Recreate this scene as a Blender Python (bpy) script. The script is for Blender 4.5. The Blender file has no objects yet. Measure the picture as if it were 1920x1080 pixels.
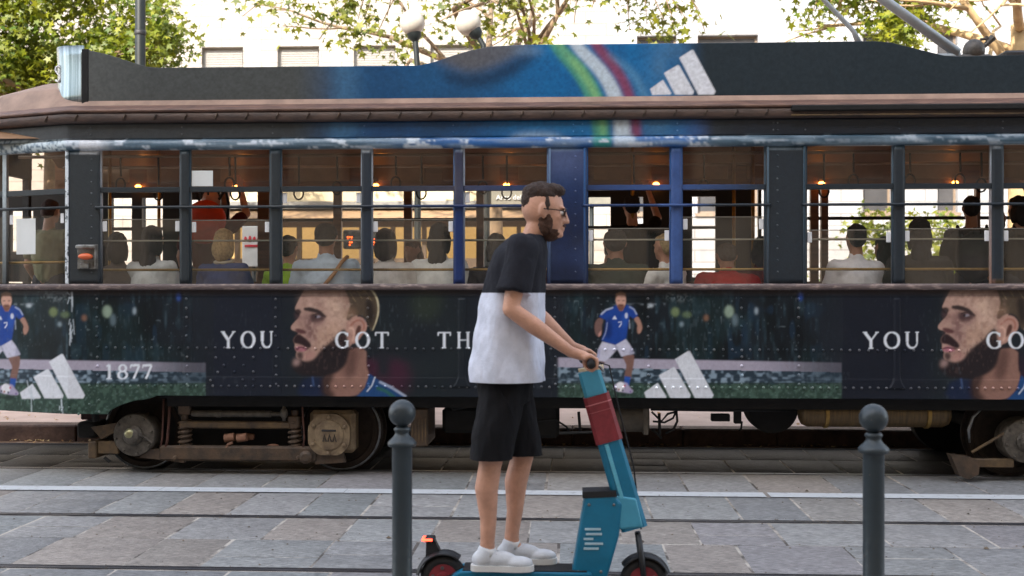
import bpy, math, random
import numpy as np
from mathutils import Vector, Matrix, noise as mnoise

# ------------------------------------------------------------------ camera, world, sun, exposure
R = math.radians
FPX, HZ, CAMH, TH = 2094.0, 545.0, 1.48, math.atan(0.05)
scene = bpy.context.scene
cam_d = bpy.data.cameras.new('camera'); cam = bpy.data.objects.new('camera', cam_d)
scene.collection.objects.link(cam); scene.camera = cam
cam.location = (0, 0, CAMH); cam.rotation_euler = (R(90), 0, TH)
cam_d.sensor_width = 36; cam_d.lens = FPX / 1920 * 36; cam_d.shift_y = (HZ - 540) / 1920
cam_d.clip_start = 0.05; cam_d.clip_end = 400
cam_d.dof.use_dof = True; cam_d.dof.focus_distance = 7.9; cam_d.dof.aperture_fstop = 2.7

SUN_EL, SUN_AZ = R(36), R(205)          # azimuth measured clockwise from +y: sun behind the camera, a little to the left
world = bpy.data.worlds.new('World'); scene.world = world; world.use_nodes = True
nt = world.node_tree; bg = nt.nodes['Background']
sky = nt.nodes.new('ShaderNodeTexSky'); sky.sky_type = 'NISHITA'; sky.sun_disc = False
sky.sun_elevation = SUN_EL; sky.sun_rotation = SUN_AZ; sky.dust_density = 2.0; sky.air_density = 1.0
hs = nt.nodes.new('ShaderNodeHueSaturation'); hs.inputs['Saturation'].default_value = .42
nt.links.new(sky.outputs[0], hs.inputs['Color']); nt.links.new(hs.outputs[0], bg.inputs[0]); bg.inputs[1].default_value = 0.15
sd = bpy.data.lights.new('sun', 'SUN'); sd.energy = 2.7; sd.angle = R(0.5); sd.color = (1.0, 0.92, 0.82)
sun = bpy.data.objects.new('sun', sd); scene.collection.objects.link(sun)
sv = Vector((math.sin(SUN_AZ) * math.cos(SUN_EL), math.cos(SUN_AZ) * math.cos(SUN_EL), math.sin(SUN_EL)))
sun.rotation_euler = sv.to_track_quat('Z', 'Y').to_euler()
scene.view_settings.view_transform = 'Standard'; scene.view_settings.look = 'None'
scene.view_settings.exposure = 2.2; scene.view_settings.gamma = 1
try:
    scene.cycles.use_denoising = True; scene.cycles.max_bounces = 7; scene.cycles.transparent_max_bounces = 16
    scene.cycles.caustics_reflective = False; scene.cycles.caustics_refractive = False
except Exception: pass

rng = random.Random(7); nrng = np.random.default_rng(7)
COL = scene.collection
fwd = Vector((-math.sin(TH), math.cos(TH), 0)); rgt = Vector((math.cos(TH), math.sin(TH), 0))
def at(px, py, Y):
    "the world point on the upright plane y = Y seen at a photograph pixel"
    d = fwd + rgt * ((px - 960) / FPX) + Vector((0, 0, (HZ - py) / FPX))
    t = Y / d.y
    return Vector((d.x * t, Y, CAMH + d.z * t))
def X(px, Y): return at(px, HZ, Y).x
def Z(py, Y, px=960): return at(px, py, Y).z
def proj(P):
    "photograph pixels of world points (n x 3)"
    x, y, z = P[:, 0], P[:, 1], P[:, 2]
    dep = x * fwd.x + y * fwd.y; lat = x * rgt.x + y * rgt.y
    return 960 + FPX * lat / dep, HZ - FPX * (z - CAMH) / dep

# ------------------------------------------------------------------ materials
def lin(c): 
    c = c / 255.0
    return c / 12.92 if c <= 0.04045 else ((c + 0.055) / 1.055) ** 2.4
def C(r, g, b): return (lin(r), lin(g), lin(b), 1.0)
MATS = {}
def mat(name, col=None, rough=0.6, metal=0.0, var=0.15, scale=6.0, bump=0.0, bscale=40.0, col2=None, spec=0.5, attr=None,
        emit=None, estr=0.0, stretch=(1, 1, 1), trans=0.0, rvar=0.0, thr=(0.35, 0.65)):
    if name in MATS: return MATS[name]
    m = bpy.data.materials.new(name); m.use_nodes = True; MATS[name] = m
    n, l = m.node_tree.nodes, m.node_tree.links; p = n['Principled BSDF']
    p.inputs['Roughness'].default_value = rough; p.inputs['Metallic'].default_value = metal
    p.inputs['Specular IOR Level'].default_value = spec
    tc = n.new('ShaderNodeTexCoord'); mp = n.new('ShaderNodeMapping'); mp.inputs['Scale'].default_value = stretch
    l.new(tc.outputs['Object'], mp.inputs[0])
    nz = n.new('ShaderNodeTexNoise'); nz.inputs['Scale'].default_value = scale; nz.inputs['Detail'].default_value = 6
    nz.inputs['Roughness'].default_value = 0.65; l.new(mp.outputs[0], nz.inputs['Vector'])
    rp = n.new('ShaderNodeMapRange'); rp.inputs[1].default_value = thr[0]; rp.inputs[2].default_value = thr[1]
    l.new(nz.outputs[0], rp.inputs[0])
    mx = n.new('ShaderNodeMix'); mx.data_type = 'RGBA'; l.new(rp.outputs[0], mx.inputs[0])
    if attr:
        at_ = n.new('ShaderNodeAttribute'); at_.attribute_name = attr
        a1 = n.new('ShaderNodeMix'); a1.data_type = 'RGBA'; a1.blend_type = 'MULTIPLY'; a1.inputs[0].default_value = 1
        l.new(at_.outputs[0], a1.inputs[6]); a1.inputs[7].default_value = (1 - var, 1 - var, 1 - var, 1)
        l.new(a1.outputs[2], mx.inputs[6]); l.new(at_.outputs[0], mx.inputs[7])
    else:
        c2 = col2 or tuple(min(1, x * (1 + var)) for x in col[:3]) + (1,)
        c1 = col if col2 else tuple(x * (1 - var) for x in col[:3]) + (1,)
        mx.inputs[6].default_value = c1; mx.inputs[7].default_value = c2
    l.new(mx.outputs[2], p.inputs['Base Color'])
    if rvar:
        rr = n.new('ShaderNodeMapRange'); rr.inputs[3].default_value = rough - rvar; rr.inputs[4].default_value = rough + rvar
        l.new(nz.outputs[0], rr.inputs[0]); l.new(rr.outputs[0], p.inputs['Roughness'])
    if bump:
        b = n.new('ShaderNodeTexNoise'); b.inputs['Scale'].default_value = bscale; b.inputs['Detail'].default_value = 4
        l.new(mp.outputs[0], b.inputs['Vector'])
        bp = n.new('ShaderNodeBump'); bp.inputs['Strength'].default_value = min(1, bump); bp.inputs['Distance'].default_value = 0.01
        l.new(b.outputs[0], bp.inputs['Height']); l.new(bp.outputs[0], p.inputs['Normal'])
    if emit:
        p.inputs['Emission Color'].default_value = emit; p.inputs['Emission Strength'].default_value = estr
    if trans:
        out = n['Material Output']; tr = n.new('ShaderNodeBsdfTranslucent'); ms = n.new('ShaderNodeMixShader')
        l.new(mx.outputs[2], tr.inputs[0]); ms.inputs[0].default_value = trans
        l.new(p.outputs[0], ms.inputs[1]); l.new(tr.outputs[0], ms.inputs[2]); l.new(ms.outputs[0], out.inputs[0])
    return m
def glass(name, tint, refl=0.1, fres=1.0, dust=0.0, dustcol=(0.3, 0.28, 0.25, 1)):
    if name in MATS: return MATS[name]
    m = bpy.data.materials.new(name); m.use_nodes = True; MATS[name] = m
    n, l = m.node_tree.nodes, m.node_tree.links; n.remove(n['Principled BSDF']); out = n['Material Output']
    t = n.new('ShaderNodeBsdfTransparent'); t.inputs[0].default_value = tint
    g = n.new('ShaderNodeBsdfGlossy'); g.inputs['Roughness'].default_value = 0.02; g.inputs[0].default_value = (1, 1, 1, 1)
    lw = n.new('ShaderNodeLayerWeight'); f = n.new('ShaderNodeMath'); f.operation = 'POWER'; l.new(lw.outputs['Facing'], f.inputs[0]); f.inputs[1].default_value = 4.0
    a = n.new('ShaderNodeMath'); a.operation = 'MULTIPLY_ADD'; l.new(f.outputs[0], a.inputs[0]); a.inputs[1].default_value = fres*.8; a.inputs[2].default_value = refl*.8
    ms = n.new('ShaderNodeMixShader'); l.new(a.outputs[0], ms.inputs[0]); l.new(t.outputs[0], ms.inputs[1]); l.new(g.outputs[0], ms.inputs[2])
    last = ms
    if dust:
        d = n.new('ShaderNodeBsdfDiffuse'); d.inputs[0].default_value = dustcol
        tc = n.new('ShaderNodeTexCoord'); nz = n.new('ShaderNodeTexNoise'); nz.inputs['Scale'].default_value = 3; nz.inputs['Detail'].default_value = 8
        l.new(tc.outputs['Object'], nz.inputs[0]); mr = n.new('ShaderNodeMapRange'); mr.inputs[1].default_value = .3; mr.inputs[2].default_value = .75
        mr.inputs[3].default_value = dust * .3; mr.inputs[4].default_value = dust; l.new(nz.outputs[0], mr.inputs[0])
        m2 = n.new('ShaderNodeMixShader'); l.new(mr.outputs[0], m2.inputs[0]); l.new(ms.outputs[0], m2.inputs[1]); l.new(d.outputs[0], m2.inputs[2]); last = m2
    l.new(last.outputs[0], out.inputs[0])
    return m

# ------------------------------------------------------------------ mesh building
class MB:
    def __init__(s): s.v = []; s.f = []
    def add(s, vs, fs):
        o = len(s.v); s.v += [tuple(p) for p in vs]; s.f += [tuple(i + o for i in f) for f in fs]; return s
    def box(s, x0, x1, y0, y1, z0, z1):
        return s.add([(x0,y0,z0),(x1,y0,z0),(x1,y1,z0),(x0,y1,z0),(x0,y0,z1),(x1,y0,z1),(x1,y1,z1),(x0,y1,z1)],
                     [(0,3,2,1),(4,5,6,7),(0,1,5,4),(1,2,6,5),(2,3,7,6),(3,0,4,7)])
    def cbox(s, x0, x1, y0, y1, z0, z1, c=0.004):
        "box with chamfered edges"
        c = min(c, (x1-x0)*.45, (y1-y0)*.45, (z1-z0)*.45); vs = []; idx = {}
        for ix, (xa, sx) in enumerate(((x0, 1), (x1, -1))):
            for iy, (ya, sy) in enumerate(((y0, 1), (y1, -1))):
                for iz, (za, sz) in enumerate(((z0, 1), (z1, -1))):
                    for ax in range(3):
                        p = [xa + sx*c, ya + sy*c, za + sz*c]; p[ax] = (xa, ya, za)[ax]
                        idx[(ix, iy, iz, ax)] = len(vs); vs.append(p)
        fs = []
        for s0 in (0, 1):
            q = lambda a, b: None
            fs.append([idx[(s0,0,0,0)], idx[(s0,1,0,0)], idx[(s0,1,1,0)], idx[(s0,0,1,0)]])
            fs.append([idx[(0,s0,0,1)], idx[(1,s0,0,1)], idx[(1,s0,1,1)], idx[(0,s0,1,1)]])
            fs.append([idx[(0,0,s0,2)], idx[(1,0,s0,2)], idx[(1,1,s0,2)], idx[(0,1,s0,2)]])
        for a in (0, 1):
            for b in (0, 1):
                fs.append([idx[(0,a,b,1)], idx[(1,a,b,1)], idx[(1,a,b,2)], idx[(0,a,b,2)]])
                fs.append([idx[(a,0,b,0)], idx[(a,1,b,0)], idx[(a,1,b,2)], idx[(a,0,b,2)]])
                fs.append([idx[(a,b,0,0)], idx[(a,b,1,0)], idx[(a,b,1,1)], idx[(a,b,0,1)]])
                for c_ in (0, 1): fs.append([idx[(a,b,c_,0)], idx[(a,b,c_,1)], idx[(a,b,c_,2)]])
        cen = Vector(((x0+x1)/2, (y0+y1)/2, (z0+z1)/2)); out = []
        for f in fs:
            P = [Vector(vs[i]) for i in f]; nrm = (P[1]-P[0]).cross(P[2]-P[0])
            out.append(f if nrm.dot(P[0]-cen) > 0 else f[::-1])
        return s.add(vs, out)
    def tube(s, pts, rad, n=12, caps=True):
        "swept tube through pts; rad a number or a list"
        pts = [Vector(p) for p in pts]; rs = rad if isinstance(rad, (list, tuple)) else [rad] * len(pts)
        up = None; vs = []; k = len(pts)
        for i, p in enumerate(pts):
            d = (pts[min(i+1, k-1)] - pts[max(i-1, 0)]); 
            d = d.normalized() if d.length > 1e-9 else Vector((0,0,1))
            if up is None: up = Vector((0,0,1)) if abs(d.z) < .9 else Vector((0,1,0))
            a = d.cross(up); a = a.normalized() if a.length > 1e-6 else d.orthogonal().normalized(); b = a.cross(d).normalized(); up = b
            for j in range(n):
                t = 2*math.pi*j/n; vs.append(p + (a*math.cos(t) + b*math.sin(t))*rs[i])
        fs = [(i*n+j, i*n+(j+1)%n, (i+1)*n+(j+1)%n, (i+1)*n+j) for i in range(k-1) for j in range(n)]
        if caps: fs += [tuple(range(n))[::-1], tuple(range((k-1)*n, k*n))]
        return s.add(vs, fs)
    def ell(s, c, r, n=16, m=10, rot=None):
        vs = []; M = rot or Matrix.Identity(3)
        for i in range(m+1):
            th = math.pi*i/m
            for j in range(n):
                ph = 2*math.pi*j/n
                vs.append(Vector(c) + M @ Vector((r[0]*math.sin(th)*math.cos(ph), r[1]*math.sin(th)*math.sin(ph), r[2]*math.cos(th))))
        fs = [(i*n+j, (i+1)*n+j, (i+1)*n+(j+1)%n, i*n+(j+1)%n) for i in range(m) for j in range(n)]
        return s.add(vs, fs)
    def cap(s, p0, r0, p1, r1, n=14):
        s.ell(p0, (r0,)*3, n, 8); s.ell(p1, (r1,)*3, n, 8); return s.tube([p0, p1], [r0, r1], n)
    def lathe(s, prof, o, axis='z', n=32):
        "prof: (radius, height) pairs about the axis through o"
        vs = []
        for r, h in prof:
            for j in range(n):
                t = 2*math.pi*j/n; a, b = r*math.cos(t), r*math.sin(t)
                vs.append({'z': (o[0]+a, o[1]+b, o[2]+h), 'y': (o[0]+a, o[1]+h, o[2]+b), 'x': (o[0]+h, o[1]+a, o[2]+b)}[axis])
        k = len(prof)
        fs = [(i*n+j, i*n+(j+1)%n, (i+1)*n+(j+1)%n, (i+1)*n+j) for i in range(k-1) for j in range(n)]
        if axis == 'y': fs = [f[::-1] for f in fs]
        fs += [tuple(range(n))[::-1], tuple(range((k-1)*n, k*n))] if axis != 'y' else [tuple(range(n)), tuple(range((k-1)*n, k*n))[::-1]]
        return s.add(vs, fs)
    def prism(s, poly, y0, y1, plane='xz'):
        "poly of (a, b) extruded through the third axis from y0 to y1"
        k = len(poly)
        g = {'xz': lambda a, b, h: (a, h, b), 'xy': lambda a, b, h: (a, b, h), 'yz': lambda a, b, h: (h, a, b)}[plane]
        vs = [g(a, b, y0) for a, b in poly] + [g(a, b, y1) for a, b in poly]
        fs = [tuple(range(k)), tuple(range(k, 2*k))[::-1]] + [(i, i+k, (i+1)%k+k, (i+1)%k) for i in range(k)]
        return s.add(vs, fs)
    def xform(s, M, start=0):
        s.v[start:] = [tuple(M @ Vector(p)) for p in s.v[start:]]; return s
    def build(s, name, m=None, parent=None, smooth=False, angle=None):
        me = bpy.data.meshes.new(name); off = base_of(parent)
        me.from_pydata([(p[0]-off[0], p[1]-off[1], p[2]-off[2]) for p in s.v], [], s.f); me.update()
        return finish(me, name, m, parent, smooth, angle)
def base_of(parent):
    o = Vector((0, 0, 0))
    while parent is not None: o = o + parent.location; parent = parent.parent
    return o
def finish(me, name, m, parent, smooth=False, angle=None):
    o = bpy.data.objects.new(name, me); COL.objects.link(o)
    for x in (m if isinstance(m, (list, tuple)) else [m]):
        if x: me.materials.append(x)
    if smooth:
        me.shade_smooth()
        if angle:
            try: me.set_sharp_from_angle(angle=R(angle))
            except Exception: pass
    if parent is not None: o.parent = parent
    return o
def fixn(o):
    import bmesh
    b = bmesh.new(); b.from_mesh(o.data); bmesh.ops.recalc_face_normals(b, faces=b.faces[:]); b.to_mesh(o.data); b.free(); return o
def np_mesh(name, V, F, m, parent=None, smooth=False, cols=None):
    "V n x 3, F k x 4 (or 3)"
    me = bpy.data.meshes.new(name); off = np.array(base_of(parent)); V = np.asarray(V, float) - off
    k = F.shape[1]; me.vertices.add(len(V)); me.vertices.foreach_set('co', V.astype(np.float32).ravel())
    me.loops.add(F.size); me.loops.foreach_set('vertex_index', F.astype(np.int32).ravel())
    me.polygons.add(len(F)); me.polygons.foreach_set('loop_start', np.arange(0, F.size, k, dtype=np.int32))
    me.update(calc_edges=True); me.validate()
    if cols is not None: set_cols(me, cols)
    return finish(me, name, m, parent, smooth)
def set_cols(me, cols):
    a = me.color_attributes.new('art', 'FLOAT_COLOR', 'POINT')
    c = np.ones((len(cols), 4), np.float32); c[:, :3] = cols; a.data.foreach_set('color', c.ravel())
def tag(o, label=None, cat=None, group=None, kind=None):
    if label: o['label'] = label
    if cat: o['category'] = cat
    if group: o['group'] = group
    if kind: o['kind'] = kind
    return o
def thing(name, label, cat, loc=(0, 0, 0), group=None):
    o = bpy.data.objects.new(name, None); COL.objects.link(o); o.location = loc; o.empty_display_size = .2
    return tag(o, label, cat, group)
def struct(name, mb, m, **k): return tag(mb.build(name, m, **k), kind='structure')
def remesh(o, vox, smooth_it=6, fac=0.5):
    "one continuous surface out of overlapping shapes"
    a = o.modifiers.new('r', 'REMESH'); a.mode = 'VOXEL'; a.voxel_size = vox; a.use_smooth_shade = True
    b = o.modifiers.new('s', 'SMOOTH'); b.iterations = smooth_it; b.factor = fac
    dg = bpy.context.evaluated_depsgraph_get(); dg.update()
    me = bpy.data.meshes.new_from_object(o.evaluated_get(dg)); o.modifiers.clear()
    old = o.data; mats = list(old.materials); o.data = me; me.materials.clear()
    for x in mats: me.materials.append(x)
    me.shade_smooth(); return o
def wrinkle(o, amp, sc, stretch=(1, 1, 1)):
    for v in o.data.vertices:
        q = Vector((v.co.x*stretch[0], v.co.y*stretch[1], v.co.z*stretch[2])) * sc
        v.co += v.normal * (mnoise.noise(q) + .5*mnoise.noise(q*2.3)) * amp
    return o
def dup(root):
    r = root.copy(); COL.objects.link(r)
    for ch in list(root.children):
        c = ch.copy(); COL.objects.link(c); c.parent = r
        for g in list(ch.children):
            d = g.copy(); COL.objects.link(d); d.parent = c
    return r

# ------------------------------------------------------------------ the printed advert and paint of the tram, as a colour table over its side
CX0, CY0, CW, CH = -140, 60, 2560, 740
cv = np.zeros((CH, CW, 3), np.float32)
YY, XX = np.mgrid[0:CH, 0:CW].astype(np.float32); XX += CX0; YY += CY0
YN = (YY-HZ)/(1+.05*(XX-960)/FPX)+HZ      # rows levelled for the view's slight turn
def rgb(*c): return np.array([lin(v) for v in c], np.float32)
def blur(a, s):
    if s <= 0: return a
    r = int(3*s+1); k = np.exp(-.5*(np.arange(-r, r+1)/s)**2); k /= k.sum()
    for ax in (0, 1):
        p = np.pad(a, [(r, r) if i == ax else (0, 0) for i in range(a.ndim)], mode='edge'); o = np.zeros_like(a)
        for i, w in enumerate(k):
            o += w * (p[i:i+a.shape[0]] if ax == 0 else p[:, i:i+a.shape[1]])
        a = o
    return a
def cnoise(sx, sy, seed, x=CW, y=CH):
    "smooth value noise, 0..1"
    g = np.random.default_rng(seed); ny, nx = int(y/sy)+3, int(x/sx)+3; t = g.random((ny, nx)).astype(np.float32)
    yy = np.arange(y)/sy; xx = np.arange(x)/sx; iy = yy.astype(int); ix = xx.astype(int); fy = yy-iy; fx = xx-ix
    fy = (fy*fy*(3-2*fy))[:, None]; fx = (fx*fx*(3-2*fx))[None]
    a = t[iy][:, ix]; b = t[iy][:, ix+1]; c = t[iy+1][:, ix]; d = t[iy+1][:, ix+1]
    return ((a*(1-fx)+b*fx)*(1-fy) + (c*(1-fx)+d*fx)*fy).astype(np.float32)
def smooth_poly(P, it=2):
    P = np.array(P, float)
    for _ in range(it):
        Q = np.roll(P, -1, 0); P = np.stack([P*.75+Q*.25, P*.25+Q*.75], 1).reshape(-1, 2)
    return P
def fill(P, col, soft=.8, alpha=1.0, sm=0, tex=None):
    P = smooth_poly(P, sm) if sm else np.array(P, float)
    pad = int(3*soft+3)
    x0 = max(int(P[:, 0].min())-pad, CX0); x1 = min(int(P[:, 0].max())+pad, CX0+CW-1)
    y0 = max(int(P[:, 1].min())-pad, CY0); y1 = min(int(P[:, 1].max())+pad, CY0+CH-1)
    if x1 <= x0 or y1 <= y0: return
    S = 2; xs = (np.arange((x1-x0)*S)+.5)/S+x0; ys = (np.arange((y1-y0)*S)+.5)/S+y0
    m = np.zeros((len(ys), len(xs)), bool); Q = np.roll(P, -1, 0)
    for (ax, ay), (bx, by) in zip(P, Q):
        if ay == by: continue
        sel = (ys >= min(ay, by)) & (ys < max(ay, by))
        if not sel.any(): continue
        xi = ax + (ys[sel]-ay)*(bx-ax)/(by-ay)
        m[sel] ^= xs[None, :] < xi[:, None]
    m = m.reshape(y1-y0, S, x1-x0, S).mean((1, 3)).astype(np.float32)
    m = blur(m, soft)*alpha
    if tex is not None: m = m*tex[y0-CY0:y1-CY0, x0-CX0:x1-CX0]
    r = cv[y0-CY0:y1-CY0, x0-CX0:x1-CX0]
    r[:] = r*(1-m[..., None]) + (rgb(*col) if not isinstance(col, np.ndarray) else col)*m[..., None]
def blob2(x, y, rx, ry, col, soft=2, alpha=1.0, tex=None):
    t = np.linspace(0, 2*np.pi, 20, endpoint=False)
    fill(np.stack([x+rx*np.cos(t), y+ry*np.sin(t)], 1), col, soft, alpha, 0, tex)
def stroke(pts, w, col, soft=.6, alpha=1.0, sm=False, tex=None):
    pts = np.array(pts, float)
    if sm:
        for _ in range(2):
            q = np.empty((2*len(pts)-2+2, 2)); q[0] = pts[0]; q[-1] = pts[-1]
            q[1:-1:2] = pts[:-1]*.75+pts[1:]*.25; q[2:-1:2] = pts[:-1]*.25+pts[1:]*.75; pts = q
    d = np.gradient(pts, axis=0); nrm = np.stack([-d[:, 1], d[:, 0]], 1); nrm /= np.linalg.norm(nrm, axis=1)[:, None]+1e-9
    ww = np.array(w, float).reshape(-1, 1) if np.ndim(w) else w
    if np.ndim(w) and len(ww) != len(pts): ww = np.interp(np.linspace(0, 1, len(pts)), np.linspace(0, 1, len(w)), w)[:, None]
    fill(np.concatenate([pts+nrm*ww/2, (pts-nrm*ww/2)[::-1]]), col, soft, alpha, 0, tex)
def band(mask, col):
    m = np.clip(mask, 0, 1)[..., None]; cv[:] = cv*(1-m) + (rgb(*col) if not isinstance(col, np.ndarray) else col)*m
def sstep(a, b, v): t = np.clip((v-a)/(b-a), 0, 1); return t*t*(3-2*t)
FINE = cnoise(3, 3, 1); GR = cnoise(6, 7, 2); MED = cnoise(26, 30, 3); BIG = cnoise(120, 90, 4); STREAK = cnoise(5, 26, 5); TALL = cnoise(22, 60, 6)

# posts, frames and letter board: slate grey, blue where the shirt is printed across them
cv[:] = rgb(52, 60, 66)
band(sstep(300, 0, XX)*.4, (74, 78, 80)); band(sstep(700, 1500, XX)*.8, (40, 50, 60))
blu = sstep(640, 900, XX) * (1 - sstep(1275, 1345, XX))
band(blu*(YY < 560), (40, 66, 112)); band(blu*sstep(350, 430, YY+40*(MED-.5))*(YY < 560)*(XX < 1200), (26, 38, 66)); band(blu*(XX > 1240)*(YY < 560), (70, 100, 160)); band((abs(XX-860) < 14)*(YY < 385), (74, 74, 90)); band((abs(XX-860) < 14)*(YY >= 385)*(YY < 540), (30, 54, 112)); band(blu*MED*.55*(YY < 560), (20, 44, 92)); band(blu*sstep(.5, 1.0, cnoise(60, 60, 9))*.3*(YY < 560), (84, 104, 150)); band(blu*sstep(360, 290, YY)*(XX < 1110)*(XX > 1000)*(YY > 280)*.5, (96, 108, 148))
# roof board (above 200): grey leather look, the blue shirt with green, white and red trim
top = (YN < 224)
band(top*1.0, (78, 82, 82)); band(top*sstep(300, 120, XX)*.6, (100, 103, 102)); band(top*sstep(1200, 1330, XX), (40, 52, 60))
band(top*sstep(1330, 1500, XX)*.35*BIG, (48, 58, 64))
def shirt(y0, y1, dy=0):
    z = (YY >= y0) & (YY < y1)
    g1 = sstep(540, 700, XX)*(1-sstep(1215, 1330, XX))
    band(z*g1, (34, 76, 118)); band(z*g1*sstep(860, 1000, XX), (14, 104, 164)); band(z*g1*sstep(640, 720, XX)*(1-sstep(830, 930, XX))*.75, (24, 52, 92))
    band(z*g1*MED*.45, (20, 70, 125)); band(z*g1*BIG*.35, (40, 120, 170))
    band(z*sstep(600, 640, XX)*(1-sstep(640, 690, XX))*.5, (70, 118, 156))
    band(z*sstep(1180, 1240, XX)*(1-sstep(1245, 1320, XX))*.6*MED, (84, 128, 164))
shirt(60, 263); 
fill([(770, 60), (1010, 60), (985, 92), (930, 122), (880, 134), (836, 120), (800, 96)], (104, 98, 92), 9, .8, 1)
fill([(820, 126), (880, 142), (950, 118), (1000, 80), (1010, 100), (950, 150), (880, 160), (830, 148)], (20, 38, 62), 8, .7, 1)
def arc(x0, x1, x2, y0=60): return [(x0-14, y0), (x0, 85), (x1, 130), (x2, 190), (x2+6, 262)]
stroke(arc(1046, 1090, 1122), [22, 24, 30, 34, 26], (74, 150, 128), 3, .95, True)
stroke(arc(1050, 1094, 1126), [10, 12, 16, 12, 8], (136, 186, 116), 4, .7, True, sstep(.0, .6, MED))
stroke(arc(1084, 1132, 1162), [18, 20, 24, 28, 34], (192, 206, 216), 3, .95, True)
stroke(arc(1122, 1162, 1188), [18, 18, 20, 18, 18], (140, 62, 90), 4, .9, True)
stroke([(1140, 96), (1190, 130), (1215, 188)], [5, 12, 10], (110, 160, 190), 5, .5, True)
blob2(1005, 262, 50, 12, (170, 190, 205), 6, .8); blob2(990, 90, 30, 8, (120, 150, 180), 6, .5)
# letter board grain
lb = ((YN > 223) & (YN < 257)); band(lb*sstep(620, 480, XX)*.8, (62, 66, 70)); band(lb*sstep(1330, 1400, XX), (34, 42, 54))
band(lb*sstep(400, 260, XX)*.3*MED, (90, 94, 96))
# belt rail under it, with paint flaked to white and highlights painted pale
br = ((YN >= 257) & (YN < 282)); band(br*1.0, (84, 108, 126)); band(br*blu, (52, 104, 168)); band(br*sstep(1350, 1420, XX), (62, 88, 106)); band(br*sstep(.3, .8, cnoise(50, 4, 13))*.5, (150, 170, 186))
fill([(1112, 255), (1146, 255), (1146, 282), (1112, 282)], (52, 148, 138), 3, .9); fill([(1150, 255), (1190, 255), (1192, 282), (1152, 282)], (196, 212, 226), 3, .9)
chip = sstep(.60, .74, cnoise(26, 6, 11)*.75+cnoise(5, 4, 12)*.25)
band(br*chip*(1-.55*sstep(1300, 1400, XX)), (205, 216, 228)); band(br*sstep(230, 165, XX)*(XX > 150), (215, 220, 228))
band(br*(XX < 125)*sstep(.35, .5, FINE), (196, 210, 216))

# lower side: dark stadium crowd, pitch boards and grass, twice
low = (YY >= 541).astype(np.float32)
band(low, (36, 43, 54))
def scene_strip(x0, x1, xf, gx):
    "x0..x1 crowd, fading to navy from xf; gx where boards and grass end"
    m = low*sstep(x0-12, x0+30, XX)*(1-sstep(xf, x1, XX))
    band(m*.9, (28, 38, 46)); band(m*sstep(.45, .8, STREAK*.6+MED*.4)*.7, (52, 76, 88)); band(m*sstep(.66, .9, GR*.5+STREAK*.5)*.45, (84, 104, 114))
    band(m*sstep(.5, .8, TALL)*.75, (14, 22, 26)); band(m*sstep(.72, .9, cnoise(13, 40, 21))*.5, (38, 66, 92))
    band(m*sstep(.62, .8, BIG)*.4, (30, 58, 58))
    sp = sstep(.9, .96, cnoise(4, 6, 23)); band(m*sp*.3, (150, 165, 172))
    g = low*sstep(x0-14, x0-6, XX)*(1-sstep(gx-2, gx+1, XX)); e = (1-.75*sstep(gx-200, gx, XX))
    yl = 668 + (XX-x0)*.018
    band(g*e*sstep(yl, yl+4, YY)*(YY < yl+22), (168, 162, 178)); 
    gg = g*(YY >= yl+20)*(YY < 718); band(gg, (50, 68, 82)); band(gg*e*sstep(.4, .75, GR*.5+cnoise(9, 4, 25)*.5)*.9, (136, 156, 172))
    gr = g*sstep(714, 724, YY); band(gr, (56, 80, 70)); band(gr*sstep(.45, .8, GR)*.6, (88, 116, 102)); band(gr*sstep(.7, .9, FINE)*.4, (120, 140, 136))
scene_strip(-160, 400, 270, 386); scene_strip(1056, 1580, 1480, 1578); scene_strip(2230, 2700, 2600, 2700)
for ox in (0, 1118):     # stewards and onlookers in the dark stand
    for x, y, rx, ry, c, a in [(100, 585, 8, 9, (150, 168, 110), .55), (122, 590, 9, 6, (130, 150, 104), .5), (201, 584, 9, 12, (150, 170, 150), .8),
            (212, 600, 6, 12, (120, 140, 150), .6), (158, 596, 5, 6, (170, 120, 90), .6), (112, 608, 4, 5, (160, 180, 190), .6), (54, 573, 5, 3, (205, 215, 222), .9),
            (252, 583, 3, 7, (180, 196, 205), .7), (335, 556, 4, 9, (60, 100, 200), .6), (85, 640, 22, 20, (22, 34, 36), .6)]:
        blob2(x+ox-(0 if ox else 0)+ (48 if ox else 0), y, rx, ry, c, 2, a)
    x = ox + (70 if not ox else 120)
    fill([(x-10+28, 545), (x+40, 552), (x+62, 548), (x+60, 562), (x+30, 566), (x+5, 556)], (130, 138, 142), 3, .55, 0, sstep(.3, .8, FINE))
    stroke([(x-90, 571), (x+10, 570)], 3, (150, 160, 168), 1.2, .5, False, sstep(.4, .7, GR))
band(low*((XX > 400) & (XX < 560)), (34, 41, 56)); band(low*((XX > 1580) & (XX < 1780)), (30, 36, 50))

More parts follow.
